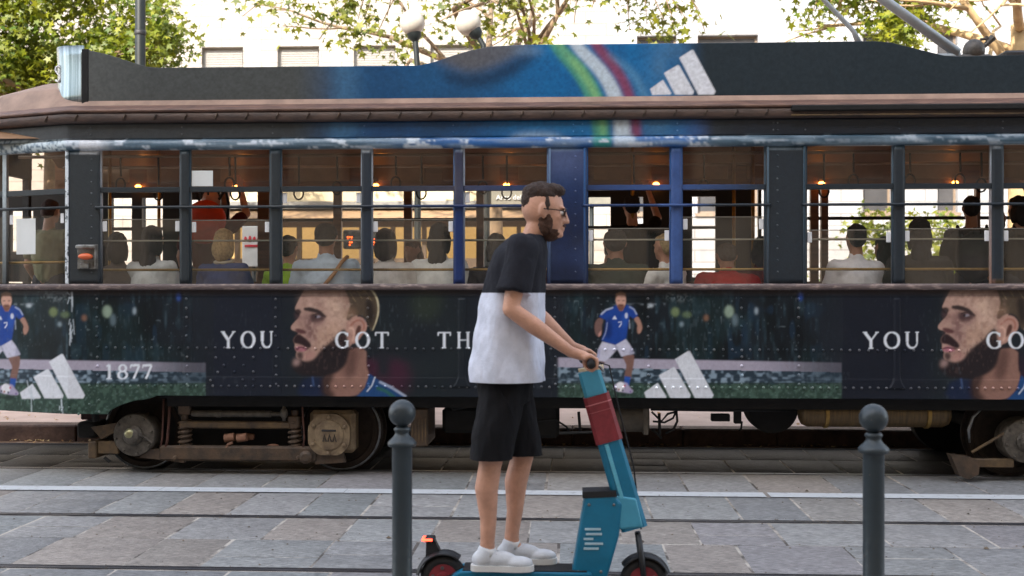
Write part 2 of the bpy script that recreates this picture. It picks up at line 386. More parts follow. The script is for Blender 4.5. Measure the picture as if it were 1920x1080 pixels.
def man_face(ox, oy, k):
    "printed head of a bearded man in profile looking left"
    q = lambda pts: [((a*.2407+480-545)*k+545+ox, (b*.2407+520-614)*k+614+oy) for a, b in pts]
    r = k*.2407; sk = (176, 143, 130)
    m = low*sstep(500+ox, 560+ox, XX)*(1-sstep(840+ox, 900+ox, XX)); band(m*.8, (33, 42, 50)); band(m*MED*.3, (48, 60, 60))
    fill(q([(700, 600), (1150, 560), (1240, 930), (760, 930)]), (84, 36, 62), 9, .75, 1, sstep(.1, .8, MED)); blob2(*q([(1330, 200)])[0], 30, 34, (62, 74, 58), 9, .6); 
    fill(q([(380, 760), (600, 800), (560, 935), (300, 935)]), (32, 46, 78), 3, .9, 1)
    # neck, shirt
    fill(q([(520, 760), (700, 560), (862, 540), (862, 700), (884, 750), (860, 850), (780, 935), (540, 945)]), (146, 110, 98), 1.2, 1, 1)
    fill(q([(500, 760), (620, 740), (560, 860), (640, 940), (510, 940)]), (62, 44, 42), 3.5, .85, 1)
    fill(q([(690, 700), (740, 540), (800, 560), (770, 760), (700, 800)]), (92, 64, 60), 5, .7, 1)
    fill(q([(772, 938), (850, 860), (884, 748), (955, 800), (1060, 850), (1185, 938)]), (36, 78, 132), 1, 1)
    stroke(q([(865, 890), (905, 840), (928, 775)]), 9*r, (214, 222, 232), .6, .9)
    stroke(q([(940, 860), (1010, 885), (1080, 935)]), 26*r, (52, 112, 98), 1.2, .9); stroke(q([(960, 812), (1060, 860), (1170, 930)]), 18*r, (176, 186, 204), 1, .8)
    stroke(q([(440, 770), (450, 850)]), 14*r, (80, 104, 150), 1, .7)
    # face
    fill(q([(408, 58), (372, 100), (345, 150), (318, 205), (300, 246), (318, 270), (345, 290), (330, 318), (292, 356), (268, 388), (278, 412), (318, 422), (332, 440),
            (300, 462), (288, 495), (304, 520), (298, 552), (318, 575), (308, 606), (322, 640), (480, 700), (640, 640), (720, 560), (760, 500), (800, 300), (760, 120), (720, 56)]), sk, .7, 1, 1)
    fill(q([(400, 60), (720, 52), (730, 120), (600, 128), (380, 130)]), (176, 140, 124), 2.5, .8)
    fill(q([(560, 150), (700, 160), (740, 300), (700, 380), (600, 330), (540, 260)]), (206, 176, 156), 8, .8, 1)
    fill(q([(350, 130), (420, 90), (520, 100), (520, 200), (400, 230), (340, 220)]), (190, 158, 144), 7, .6, 1); fill(q([(660, 90), (740, 110), (760, 280), (700, 330), (640, 200)]), (128, 100, 88), 8, .6, 1)
    fill(q([(540, 330), (640, 300), (700, 380), (640, 420), (560, 400)]), (196, 164, 146), 7, .7, 1)
    fill(q([(470, 420), (600, 340), (690, 400), (640, 460), (560, 520), (500, 560), (450, 520)]), (186, 152, 132), 6, .8, 1)
    fill(q([(350, 300), (420, 280), (450, 380), (480, 480), (440, 520), (400, 470), (370, 430), (390, 360)]), (124, 90, 90), 5, .8, 1)
    fill(q([(300, 270), (345, 280), (360, 330), (330, 350), (310, 330)]), (120, 84, 84), 3, .5, 1)
    # ear
    fill(q([(700, 400), (706, 345), (760, 310), (820, 305), (862, 345), (868, 390), (850, 430), (826, 450), (800, 490), (750, 525), (720, 500)]), (178, 138, 124), 1, 1, 1)
    stroke(q([(735, 380), (775, 335), (825, 335), (845, 375), (835, 410)]), 15*r, (156, 100, 86), 1, .8, True)
    fill(q([(775, 420), (795, 370), (822, 380), (812, 430), (775, 470), (760, 460)]), (84, 48, 42), 1.2, .9, 1)
    stroke(q([(725, 400), (755, 390), (770, 440), (750, 500)]), 14*r, (226, 186, 166), 1.2, .7, True)
    # hair
    fill(q([(700, 56), (860, 56), (928, 130), (956, 245), (940, 335), (906, 425), (880, 400), (868, 330), (820, 292), (760, 300), (720, 340), (700, 320), (736, 230), (716, 140), (686, 90)]), (94, 80, 66), 1, 1, 1)
    fill(q([(690, 60), (840, 56), (880, 110), (800, 130), (740, 110)]), (150, 130, 98), 2.5, .75, 1, sstep(.25, .7, FINE)); fill(q([(850, 180), (900, 170), (926, 270), (900, 400), (868, 320)]), (44, 38, 38), 3, .85, 1)
    fill(q([(700, 240), (770, 230), (790, 290), (730, 320), (690, 330)]), (150, 118, 96), 4, .6, 1)
    stroke(q([(850, 58), (915, 110), (950, 180), (956, 270), (935, 350), (908, 415)]), [5*r, 14*r, 11*r, 9*r, 7*r, 4*r], (226, 214, 176), .8, .95, True)
    for i in range(26):
        hx = 700+ (i*37) % 190; hy = 70+(i*53) % 90
        stroke(q([(hx, hy), (hx+24, hy+34)]), 5*r, (60, 50, 42) if i % 2 else (176, 158, 120), .5, .6)
    # skin mottling
    fill(q([(340, 100), (760, 80), (760, 500), (640, 640), (330, 640), (300, 400)]), (120, 88, 80), 5, .35, 1, sstep(.45, .8, GR*.6+FINE*.4)); fill(q([(340, 100), (760, 80), (760, 500), (500, 600), (400, 500)]), (214, 186, 168), 5, .22, 1, sstep(.5, .85, cnoise(5, 5, 77)))
    # beard
    fill(q([(700, 400), (668, 410), (640, 450), (590, 500), (545, 530), (505, 570), (450, 640), (390, 655), (335, 640), (300, 640), (276, 685), (306, 738), (350, 764), (430, 768), (500, 775), (580, 765), (650, 728), (702, 680),
            (722, 600), (732, 545), (712, 500)]), (46, 38, 42), 2.2, 1, 1); fill(q([(300, 640), (690, 430), (710, 640), (600, 740), (330, 740)]), (88, 70, 68), 2, .5, 1, sstep(.62, .85, cnoise(3, 7, 78)))
    fill(q([(560, 500), (640, 440), (690, 420), (690, 500), (600, 560)]), (92, 70, 64), 4, .6, 1, sstep(.2, .7, FINE))
    fill(q([(290, 640), (320, 625), (352, 650), (330, 690), (284, 690)]), (170, 140, 134), 3, .8, 1)
    fill(q([(300, 462), (330, 436), (390, 478), (432, 524), (424, 552), (384, 545), (345, 520), (300, 516), (288, 492)]), (58, 40, 44), 1.2, 1, 1)
    fill(q([(302, 548), (345, 530), (402, 552), (392, 575), (345, 580), (310, 572)]), (172, 112, 122), 1, 1, 1); stroke(q([(306, 552), (350, 545), (410, 556)]), 8*r, (70, 34, 44), .7, .9)
    fill(q([(316, 580), (360, 582), (372, 615), (345, 645), (318, 620)]), (70, 50, 52), 2.2, .9, 1)
    fill(q([(380, 590), (450, 570), (470, 610), (410, 645), (370, 640)]), (176, 130, 122), 3, .7, 1)
    # nose underside, brows, eye
    fill(q([(300, 398), (350, 400), (392, 420), (386, 442), (330, 438), (312, 422)]), (96, 54, 58), 1.3, .9, 1)
    stroke(q([(372, 246), (430, 250), (490, 268), (545, 312)]), [16*r, 34*r, 30*r, 8*r], (48, 38, 42), 1.2, .95, True)
    fill(q([(302, 250), (340, 246), (356, 270), (330, 300), (306, 282)]), (52, 38, 42), 1.2, .9, 1)
    fill(q([(415, 275), (525, 292), (548, 325), (475, 362), (425, 345)]), (78, 54, 58), 2.4, .9, 1); fill(q([(440, 345), (520, 335), (540, 360), (470, 385)]), (140, 106, 102), 3, .6, 1)
    fill(q([(462, 302), (492, 296), (508, 310), (474, 318)]), (150, 146, 158), .9, .85); blob2(*q([(466, 306)])[0], 9*r, 11*r, (34, 34, 46), .7, .95)
    stroke(q([(440, 296), (480, 280), (522, 304)]), 6*r, (36, 26, 30), .6, .9, True)
    stroke(q([(430, 420), (462, 470), (470, 540)]), 8*r, (150, 108, 96), 1.8, .5, True)
man_face(0, 0, 1.0); man_face(1213.5, -1.5, 1.055)

def player(ox, oy, k):
    "printed footballer in blue shirt and white shorts running with the ball"
    q = lambda pts: [((a*.2407+1040-1160)*k+1160+ox, (b*.2407+520-640)*k+640+oy) for a, b in pts]; r = .2407*k
    ski = (168, 128, 112)
    fill(q([(345, 312), (382, 328), (366, 380), (370, 420), (352, 458), (330, 462), (314, 432), (308, 380), (318, 340)]), (128, 98, 92), .8, 1, 1)
    fill(q([(612, 322), (650, 300), (672, 345), (688, 395), (664, 442), (644, 436), (640, 400), (648, 372)]), ski, .8, 1, 1)
    fill(q([(340, 440), (364, 410), (362, 450), (342, 466)]), (190, 140, 130), .7, 1); 
    fill(q([(525, 612), (616, 592), (622, 650), (602, 740), (594, 800), (545, 800), (545, 740), (562, 690), (540, 645)]), (134, 100, 90), .8, 1, 1)
    fill(q([(325, 650), (398, 655), (372, 695), (320, 730), (262, 745), (258, 725), (310, 695)]), (104, 74, 70), .8, 1, 1)
    fill(q([(262, 725), (290, 735), (255, 775), (240, 850), (216, 848), (218, 780), (232, 740)]), (40, 84, 168), .8, 1); stroke(q([(225, 735), (248, 790)]), 8*r, (200, 60, 110), .6, .8)
    fill(q([(545, 770), (592, 775), (580, 845), (540, 840)]), (36, 84, 168), .7, 1)
    fill(q([(370, 500), (470, 524), (552, 478), (584, 520), (622, 592), (520, 618), (488, 560), (432, 622), (388, 658), (324, 645), (338, 560)]), (196, 196, 214), .8, 1)
    stroke(q([(490, 556), (470, 525)]), 10*r, (120, 122, 150), 1, .7); stroke(q([(350, 560), (338, 640)]), 8*r, (120, 120, 190), .8, .7); fill(q([(590, 530), (622, 592), (580, 604)]), (150, 152, 178), 1.5, .7)
    fill(q([(440, 236), (484, 212), (520, 262), (560, 212), (612, 234), (650, 298), (612, 322), (584, 300), (572, 380), (556, 478), (520, 500), (472, 526), (400, 506), (362, 490), (390, 420), (400, 330), (378, 324), (344, 304), (380, 262)]), (30, 72, 160), .8, 1)
    fill(q([(400, 340), (440, 300), (450, 480), (380, 470)]), (20, 46, 108), 2.5, .6, 1); fill(q([(520, 300), (575, 260), (565, 360), (530, 420)]), (44, 96, 190), 2.5, .6, 1)
    stroke(q([(360, 290), (400, 254), (455, 236)]), 12*r, (200, 208, 220), .7, .8); stroke(q([(580, 228), (618, 250), (640, 290)]), 10*r, (190, 200, 216), .7, .7); stroke(q([(372, 486), (400, 430), (410, 350)]), 6*r, (190, 200, 220), .6, .7, True)
    fill(q([(448, 326), (468, 296), (484, 326)]), (220, 226, 236), .5, .9); blob2(*q([(558, 298)])[0], 12*r, 22*r, (206, 212, 226), .6, .9)
    stroke(q([(494, 350), (520, 346), (518, 365), (502, 388)]), 7*r, (226, 230, 238), .5, .95)
    stroke(q([(582, 330), (584, 400)]), 8*r, (180, 190, 205), .7, .7)
    fill(q([(484, 215), (550, 215), (530, 262), (505, 262)]), (160, 116, 102), .7, 1); blob2(*q([(516, 178)])[0], 40*r, 62*r, (204, 160, 142), .8, 1)
    fill(q([(474, 165), (476, 125), (515, 108), (552, 125), (558, 165), (545, 140), (490, 140)]), (140, 104, 78), .7, 1); fill(q([(484, 208), (548, 208), (535, 252), (515, 262), (495, 250)]), (124, 80, 66), .9, .9, 1)
    stroke(q([(488, 180), (508, 182)]), 8*r, (90, 56, 52), .6, .8); stroke(q([(526, 182), (546, 180)]), 8*r, (90, 56, 52), .6, .8); stroke(q([(504, 222), (530, 222)]), 6*r, (100, 44, 44), .5, .8)
    fill(q([(450, 860), (480, 820), (560, 815), (580, 850), (615, 885), (600, 905), (540, 898), (470, 885)]), (168, 160, 186), .9, 1, 1)
    blob2(*q([(512, 852)])[0], 34*r, 38*r, (226, 226, 232), .6, 1)
    for a, b, c in ((500, 875, (150, 70, 60)), (530, 880, (40, 40, 70)), (478, 870, (60, 60, 90)), (545, 845, (190, 60, 80)), (590, 890, (120, 90, 150))): blob2(*q([(a, b)])[0], 8*r, 9*r, c, .6, .9)
    blob2(*q([(520, 918)])[0], 60*r, 12*r, (22, 34, 32), 2, .6)
player(0, 0, 1.0); player(-1152, 2, 1.02)

def three_bars(ox, oy, k, px, py):
    f = lambda pts: fill([((a-px)*k+px+ox, (b-py)*k+py+oy) for a, b in pts], (214, 218, 226), .55, 1)
    f([(1276, 103), (1300, 88), (1303, 89), (1345, 167), (1342, 173), (1312, 173)]); f([(1247, 132), (1273, 117), (1276, 118), (1304, 167), (1302, 173), (1268, 173)]); f([(1221, 162), (1245, 145), (1261, 170), (1260, 173), (1225, 174)])
three_bars(0, 0, 1.0, 1345, 173)
three_bars(-7, 574, 1.05, 1345, 173); three_bars(-1185.5, 574, .87*1.13, 1345, 173)

# serif lettering
def glyph(ch, x, y, h, w):
    "strokes in a 0..1 box, y down; returns nothing, paints"
    c = (224, 230, 238); T = .17*h; t = .075*h; s = .13*h
    P = lambda a, b: (x+a*w, y+b*h)
    def ln(a, b, ww, cc=c): stroke([P(*a), P(*b)], ww, cc, .45, 1)
    def sf(a, b, n=.13): stroke([P(a-n*1.1, b), P(a+n*1.1, b)], t*.9, c, .4, 1)
    def arc_(cx, cy, rx, ry, a0, a1, wf, n=22):
        tt = np.linspace(a0, a1, n); pts = [P(cx+rx*math.cos(u), cy+ry*math.sin(u)) for u in tt]; stroke(pts, [wf(u) for u in tt], c, .45, 1)
    hv = lambda u: t + (T-t)*abs(math.cos(u))**1.3
    if ch == 'Y': ln((.12, .04), (.5, .52), T); ln((.88, .04), (.5, .52), t*1.2); ln((.5, .5), (.5, .96), T); sf(.12, .03); sf(.88, .03, .11); sf(.5, .97)
    elif ch == 'O': arc_(.5, .5, .42, .47, 0, 2*math.pi, hv, 30)
    elif ch == 'U': ln((.2, .04), (.2, .6), T); ln((.82, .04), (.82, .6), t*1.2); arc_(.51, .6, .31, .35, math.pi, 0, lambda u: T*.8+(t-T*.8)*(.5+.5*math.cos(u))); sf(.2, .03); sf(.82, .03, .11)
    elif ch == 'G': arc_(.52, .5, .43, .47, 5.5, .5+.35, hv, 28); ln((.84, .55), (.84, .9), T*.9); sf(.8, .55, .14); ln((.86, .06), (.86, .28), t)
    elif ch == 'T': ln((.5, .04), (.5, .95), T); ln((.06, .05), (.94, .05), t*1.1); ln((.07, .03), (.07, .24), t); ln((.93, .03), (.93, .24), t); sf(.5, .97)
    elif ch == 'H': ln((.18, .04), (.18, .96), T*.9); ln((.82, .04), (.82, .96), T*.9); ln((.2, .5), (.8, .5), t); [sf(a, b) for a in (.18, .82) for b in (.03, .97)]
    elif ch == 'I': ln((.5, .04), (.5, .96), T); sf(.5, .03, .2); sf(.5, .97, .2)
    elif ch == 'S': stroke([P(.8, .2), P(.6, .03), P(.25, .08), P(.18, .28), P(.45, .47), P(.75, .62), P(.82, .82), P(.5, .97), P(.18, .8)], [t, t*1.2, t*1.5, T, T*1.1, T, t*1.5, t*1.2, t], c, .45, 1, True)
    elif ch == '1': ln((.5, .02), (.5, .95), T); ln((.25, .14), (.5, .03), t*1.4); sf(.5, .97, .2)
    elif ch == '8': arc_(.5, .27, .28, .23, 0, 2*math.pi, hv, 22); arc_(.5, .72, .36, .25, 0, 2*math.pi, hv, 22)
    elif ch == '7': ln((.12, .08), (.88, .06), T*.95); ln((.86, .08), (.4, .97), T*.85); ln((.13, .04), (.12, .26), t)
def word(s, xs, y, h, w=27):
    for ch, x in zip(s, xs): glyph(ch, x-w/2, y, h, w if ch != 'I' else w*.6)
word('YOU', (428, 465, 500), 621, 32); word('GOT', (642, 680, 716), 622, 31); word('THIS', (833, 869, 897, 935), 622, 31, 26)
word('YOU', (1633, 1672, 1710), 622, 32, 30); word('GOT', (1864, 1905, 1944), 622, 32, 29); word('THIS', (2070, 2107, 2140, 2180), 622, 31, 28)
word('1877', (205, 230, 253, 276), 683, 28, 22)
# wear: creases, peeled vinyl, dust; then a darker strip below the sill
for x, y, n in ((136, 560, 10), (133, 620, 12), (60, 735, 6), (115, 770, 8)):
    for i in range(n):
        a = nrng.normal(0, 3); stroke([(x+a, y+nrng.normal(0, 14)), (x+a+nrng.normal(0, 3), y+nrng.normal(0, 14)+6)], 1.6, (190, 200, 208), .5, .8)
band(low*sstep(.74, .95, cnoise(3, 9, 31)*.6+BIG*.4)*.2, (110, 124, 132))
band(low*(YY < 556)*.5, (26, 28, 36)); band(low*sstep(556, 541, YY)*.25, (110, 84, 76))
cv = blur(cv, .45)
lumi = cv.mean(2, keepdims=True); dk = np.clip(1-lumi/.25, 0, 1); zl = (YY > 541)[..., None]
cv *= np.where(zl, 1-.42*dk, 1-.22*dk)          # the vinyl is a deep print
top3 = (YN < 257)[..., None]; gn = (.5*FINE+.5*cnoise(5, 5, 91))[..., None]
cv *= np.where(top3, .78+.46*gn, .90+.2*gn)
def sample(px, py, lo=None):
    "bilinear lookup of the colour table"
    u = np.clip(np.asarray(px)-CX0-.5, 0, CW-1.01); v = np.clip(np.asarray(py)-CY0-.5, 0, CH-1.01)
    iu = u.astype(int); iv = v.astype(int); fu = (u-iu)[:, None]; fv = (v-iv)[:, None]
    return (cv[iv, iu]*(1-fu)+cv[iv, iu+1]*fu)*(1-fv) + (cv[iv+1, iu]*(1-fu)+cv[iv+1, iu+1]*fu)*fv
YS = 8.65
def side_px(x, z):
    P = np.stack([x, np.full_like(x, YS), z], 1); return proj(P)
def paint(o):
    n = len(o.data.vertices); c = np.empty(n*3, np.float32); o.data.vertices.foreach_get('co', c); c = c.reshape(-1, 3) + np.array(base_of(o.parent) + o.location)
    px, py = side_px(c[:, 0], c[:, 2]); set_cols(o.data, sample(px, py)); return o

# ------------------------------------------------------------------ materials in use
M_ART = mat('printed_vinyl', attr='art', rough=.5, var=.06, scale=90, bump=.12, bscale=130, spec=.22)
M_ARTG = mat('painted_steel', attr='art', rough=.36, var=.16, scale=30, bump=.16, bscale=70, spec=.38)
M_DARK = mat('dark_steel', C(40, 40, 42), .55, .2, .4, 12, .3, 60)
M_BLACK = mat('sooty_black', C(18, 17, 17), .85, 0, .5, 8, .3, 40)
M_RUST = mat('greasy_brown_steel', C(58, 50, 44), .6, .25, 0, 9, .35, 45, col2=C(92, 74, 58))
M_RUST2 = mat('ochre_dusty_steel', C(104, 84, 56), .6, .1, 0, 7, .3, 50, col2=C(58, 47, 40))
M_DUST = mat('dusty_grey_cast_iron', C(98, 92, 84), .6, .1, 0, 14, .35, 60, col2=C(58, 53, 48))
M_COPPER = mat('weathered_roof_edge', C(80, 59, 53), .6, 0, 0, 22, .4, 70, col2=C(124, 94, 80), stretch=(.25, 1, 1))
M_GUT = mat('brown_gutter', C(58, 46, 43), .5, .1, 0, 16, .3, 60, col2=C(88, 70, 62), stretch=(.3, 1, 1))
M_ROOF = mat('roof_paint', C(150, 124, 108), .65, 0, .2, 5, .2, 30)
M_WOOD = mat('varnished_wood', C(84, 56, 38), .38, 0, 0, 5, .1, 30, col2=C(120, 82, 56), stretch=(.3, 4, 4))
M_CEIL = mat('tram_ceiling', C(150, 118, 90), .5, 0, .12, 3)
M_BRASS = mat('brass', C(150, 122, 70), .4, .7, .15, 20)
M_BRASSD = mat('old_brass_tank', C(108, 88, 58), .45, .35, 0, 6, .2, 40, col2=C(78, 64, 46), stretch=(9, 1, 1))
M_GLASS = glass('clear_pane', (.93, .92, .90, 1), .03, 1.0, .04, C(170, 160, 150))
M_GLASS_UP = glass('transom_pane', (.80, .74, .68, 1), .05, 1.1, .13, C(140, 118, 100))  # brownish dust film strengthened to paint in a reflected veil
M_GLASS_LOW = glass('dusty_sash_pane', (.88, .86, .82, 1), .08, 1.1, .10, C(146, 142, 136))
M_WHITE = mat('white_enamel', C(226, 228, 232), .4, 0, .04)
M_PAPER = mat('white_paper', C(216, 220, 220), .8, 0, .03)
M_RUBBER = mat('black_rubber', C(26, 26, 28), .75, 0, .3, 20)
M_STEELR = mat('worn_steel', C(118, 120, 122), .3, .8, .3, 20, .2, 80)
M_BULB = mat('lit_bulb', C(255, 190, 120), .5, emit=C(255, 160, 70), estr=5)

# ------------------------------------------------------------------ the tram
SC = 241.8
def zn(r): return CAMH + (HZ - r) / SC
zB, zL0, zSill, zSill1, zBelt0, zBelt1, zLb1, zGut1, zBoard0 = zn(745), zn(781), zn(541), zn(532), zn(277), zn(257), zn(225), zn(207), zn(187)
xC = X(128, YS)                      # corner where the cab starts to narrow
xA, xE = xC - 1.28, 8.9              # ends of the body
YB = YS + 2.35                       # far side
TAPER = .36
def ysd(x): return YS + max(0.0, (xC - x)) * TAPER
tram = thing('tram', 'old tram wrapped in a dark football advert, passing behind the scooter rider', 'tram', ((xA+xE)/2, (YS+YB)/2, 0))
def grid_sheet(name, xs, lo, hi, nz, yf, m, parent, th=.0, extra=None, disp=None):
    xs = np.asarray(xs); t = np.linspace(0, 1, nz); Xg = np.repeat(xs, nz); L = np.array([lo(x) for x in xs]); H = np.array([hi(x) for x in xs])
    Zg = (L[:, None]*(1-t)+H[:, None]*t).ravel(); Yg = np.repeat(np.array([yf(x) for x in xs]), nz)
    if disp is not None: Yg = Yg + disp(Xg, Zg)
    V = np.stack([Xg, Yg, Zg], 1); n = len(xs); i, j = np.meshgrid(np.arange(n-1), np.arange(nz-1), indexing='ij'); a = (i*nz+j).ravel()
    F = np.stack([a, a+nz, a+nz+1, a+1], 1)
    V2 = V; parts = [V]; Fs = [F]; o = len(V)
    if th:   # back face and rim, coarse
        B = V.copy(); B[:, 1] += th; parts.append(B); Fs.append((F+o)[:, ::-1])
        rim = [k*nz for k in range(n)] + [(n-1)*nz+k for k in range(1, nz)] + [k*nz+nz-1 for k in range(n-2, -1, -1)] + [k for k in range(nz-2, 0, -1)]
        r = np.array(rim); q = np.roll(r, -1); Fs.append(np.stack([r, r+o, q+o, q], 1)); o *= 2
    if extra is not None: parts.append(extra[0]); Fs.append(extra[1]+o)
    V = np.concatenate(parts); F = np.concatenate(Fs); px, py = side_px(V[:, 0], V[:, 2])
    W_ = V.copy(); W_[:, 1] = [ysd(x) for x in V[:, 0]]; p2, q2 = proj(W_); cab_ = V[:, 0] < xC; px = np.where(cab_, p2, px); py = np.where(cab_, q2, py)
    c = sample(px, py)
    if extra is not None: k = len(extra[0]); c[-k:] = c[-k:]*1.5 + np.random.default_rng(3).uniform(.0, .10, (k//24, 1)).repeat(24, 0)  # rivet domes coloured lighter than the sheet, painting in sky highlights
    return np_mesh(name, V, F, m, parent, True, c)
# rivets: low domes joined to the sheet they sit on
dome_v, dome_f = [], []
for i, (rr, hh) in enumerate(((1.0, 0), (.86, .45), (.5, .8))):
    for j in range(8): t = 2*math.pi*j/8; dome_v.append((rr*math.cos(t), -hh, rr*math.sin(t)))
for i in range(2):
    for j in range(8): dome_f.append((i*8+j, i*8+(j+1) % 8, (i+1)*8+(j+1) % 8, (i+1)*8+j))
dome_f += [(16, 17, 18, 19), (16, 19, 20, 23), (20, 21, 22, 23)]
dome_v = np.array(dome_v); dome_f = np.array(dome_f)
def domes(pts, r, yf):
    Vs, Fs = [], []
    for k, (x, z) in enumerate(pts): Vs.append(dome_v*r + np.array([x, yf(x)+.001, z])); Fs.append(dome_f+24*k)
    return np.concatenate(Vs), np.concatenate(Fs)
rp = []
def rpx(px, py): p = at(px, py, YS); rp.append((p.x+rng.gauss(0, .0012), p.z+rng.gauss(0, .0012)))
for i in range(96): rpx(183+i*17.0, 651.5 + i*.06)
for i in range(131): rpx(168+i*15.4, 723 + i*.045) if not 330 < 168+i*15.4 < 342 else None
for cx in (182, 350, 517, 690, 1040, 1215, 1390, 1497): 
    for k in range(5): rpx(cx, 560+k*17.4)
    for k in range(4): rpx(cx+1, 669+k*17)
for cx, cy in ((405, 670), (440, 670), (475, 670), (420, 685), (457, 685), (408, 697), (440, 697), (475, 697), (395, 713), (455, 712), (476, 712), (130, 764), (148, 776), (168, 758), (186, 750), (186, 772), (114, 770)): rpx(cx, cy)
def bot(x):
    px = 960 + (x-X(960, YS))*SC
    if px <= 188: return zL0
    if px >= 282: return zB
    t = (px-188)/94.0
    return zL0 + (zB-zL0) * (t**.55 if t < .6 else .755 + .245*((t-.6)/.4)**2.2)
def side_relief(x, z):
    "ribs, overlap steps of the plates and a few dents"
    d = np.zeros_like(x)
    for px, w in ((866, .030), (1682, .026)):
        xr = X(px, YS); ww = w + .05*np.clip((zn(700)-z)/.12, 0, 1)**2; m = np.clip((ww-abs(x-xr))/.010, 0, 1)*np.clip((z-zn(728))/.015, 0, 1)*np.clip((zn(558)-z)/.015, 0, 1); d -= .013*m*m*(3-2*m)
    for px in (352, 519, 692, 1217, 1499): d -= .0022*(abs(x-X(px, YS)) < .035)
    d -= .0025*(z < zn(709)); d -= .003*(z > zn(557))
    d += .0022*np.sin(x*7.3+1.7*np.sin(z*5))*np.sin(z*9+x*1.3)
    return d
xs_low = np.concatenate([[xA], np.arange(X(-60, YS), X(2010, YS), .0056), np.arange(X(2012, YS), xE, .05), [xE]])
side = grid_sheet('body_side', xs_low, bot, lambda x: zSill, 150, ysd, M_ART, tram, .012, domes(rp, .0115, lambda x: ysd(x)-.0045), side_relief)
# letter board over the windows
rp2 = []
for px in (170, 341, 511, 683, 850, 1075, 1092, 1270, 1450, 1458, 1510, 1686, 1880):
    p = at(px, HZ-(HZ-240)*(1+.05*(px-960)/FPX), YS); rp2 += [(p.x, zn(234)), (p.x, zn(247))]
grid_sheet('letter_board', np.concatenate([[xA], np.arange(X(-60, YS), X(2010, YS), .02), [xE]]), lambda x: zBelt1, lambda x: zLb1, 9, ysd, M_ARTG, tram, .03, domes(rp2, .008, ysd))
# belt rail: half-round moulding
def extrude_profile(prof, xs, yf):
    "prof: (dy, z) ring swept along x"
    V = np.array([[x, yf(x)+dy, z] for x in xs for dy, z in prof]); k = len(prof); n = len(xs)
    F = [(i*k+j, (i+1)*k+j, (i+1)*k+(j+1) % k, i*k+(j+1) % k) for i in range(n-1) for j in range(k)]
    return V, np.array(F)
xs_r = np.concatenate([[xA], np.arange(X(-60, YS), X(2010, YS), .008), [xE]])
zc, hr = (zBelt0+zBelt1)/2, (zBelt1-zBelt0)/2
V, F = extrude_profile([(-.028*math.sin(math.pi*k/8)-.001, zc-hr*math.cos(math.pi*k/8)) for k in range(9)] + [(.03, zc+hr), (.03, zc-hr)], xs_r, ysd)
px, py = side_px(V[:, 0], V[:, 2]); np_mesh('belt_rail', V, F[:, ::-1], M_ARTG, tram, True, sample(px, py))
# sill ledge
mb = MB(); xs_s = [xA, xC, xE]
V, F = extrude_profile([(-.014, zSill-.012), (-.03, zSill-.004), (-.03, zSill1-.006), (-.022, zSill1), (.10, zSill1), (.10, zSill-.012)], [xA, xC, xE], ysd)
np_mesh('window_sill', V, F[:, ::-1], mat('worn_sill', C(96, 84, 84), .5, 0, 0, 30, .2, 60, col2=C(176, 156, 150), stretch=(.3, 1, 1), thr=(.5, .75)), tram)
# roof edge: gutter, bead and copper coloured lip
V, F = extrude_profile([(-.035, zLb1-.004), (-.05, zLb1+.01), (-.052, zGut1-.012), (-.04, zGut1), (.08, zGut1), (.08, zLb1-.004)], [xA, xC, xE], ysd)
gut = np_mesh('gutter', V, F[:, ::-1], M_GUT, tram)
for px in list(range(238, 1480, 57)) + [85, 148]:
    mb = MB(); x = X(px, YS); y = ysd(x); mb.tube([(x-.012, y-.056, zLb1+.012), (x+.0, y-.06, (zLb1+zGut1)/2), (x+.012, y-.056, zGut1-.014)], .006, 6)
    mb.build('bracket', M_RUST, gut, True)
x0 = X(1480, YS); mb = MB(); mb.cbox(x0, xE, YS-.085, YS-.054, zGut1-.034, zGut1+.012, .008); mb.build('door_track', M_BLACK, tram)
mb = MB(); mb.cbox(x0, xE, YS-.07, YS-.054, zLb1+.004, zLb1+.018, .004); mb.build('rail_trim', M_RUST2, tram)
V, F = extrude_profile([(-.055, zGut1), (-.066, zGut1+.012), (-.056, zGut1+.026), (-.03, zGut1+.034), (.06, zBoard0-.01), (.12, zBoard0+.006), (.12, zGut1)], xs_r[::6], ysd)
np_mesh('roof_edge', V, F[:, ::-1], M_COPPER, tram, True)
# roof
mb = MB(); P = []; nn = 16
for ix, x in enumerate([xA+.0, xA+.12, xA+.35, xA+.8, xC+.1, 0, xE-.8, xE-.2, xE]):
    e = min(1, max(0, (x-xA)/.8))**.6 if x < 0 else min(1, max(0, (xE-x)/.8))**.6
    y0 = ysd(x)+.05; y1 = YB-(ysd(x)-YS)-.05
    for k in range(nn+1):
        t = k/nn; P.append((x, y0+(y1-y0)*t, zGut1+.03+(.10+.30*(math.sin(math.pi*t)**.6))*(.35+.65*e) - (.08 if k in (0, nn) else 0)))
mb.add(P, [(i*(nn+1)+k, (i+1)*(nn+1)+k, (i+1)*(nn+1)+k+1, i*(nn+1)+k+1) for i in range(8) for k in range(nn)]); mb.build('roof', M_ROOF, tram, True)
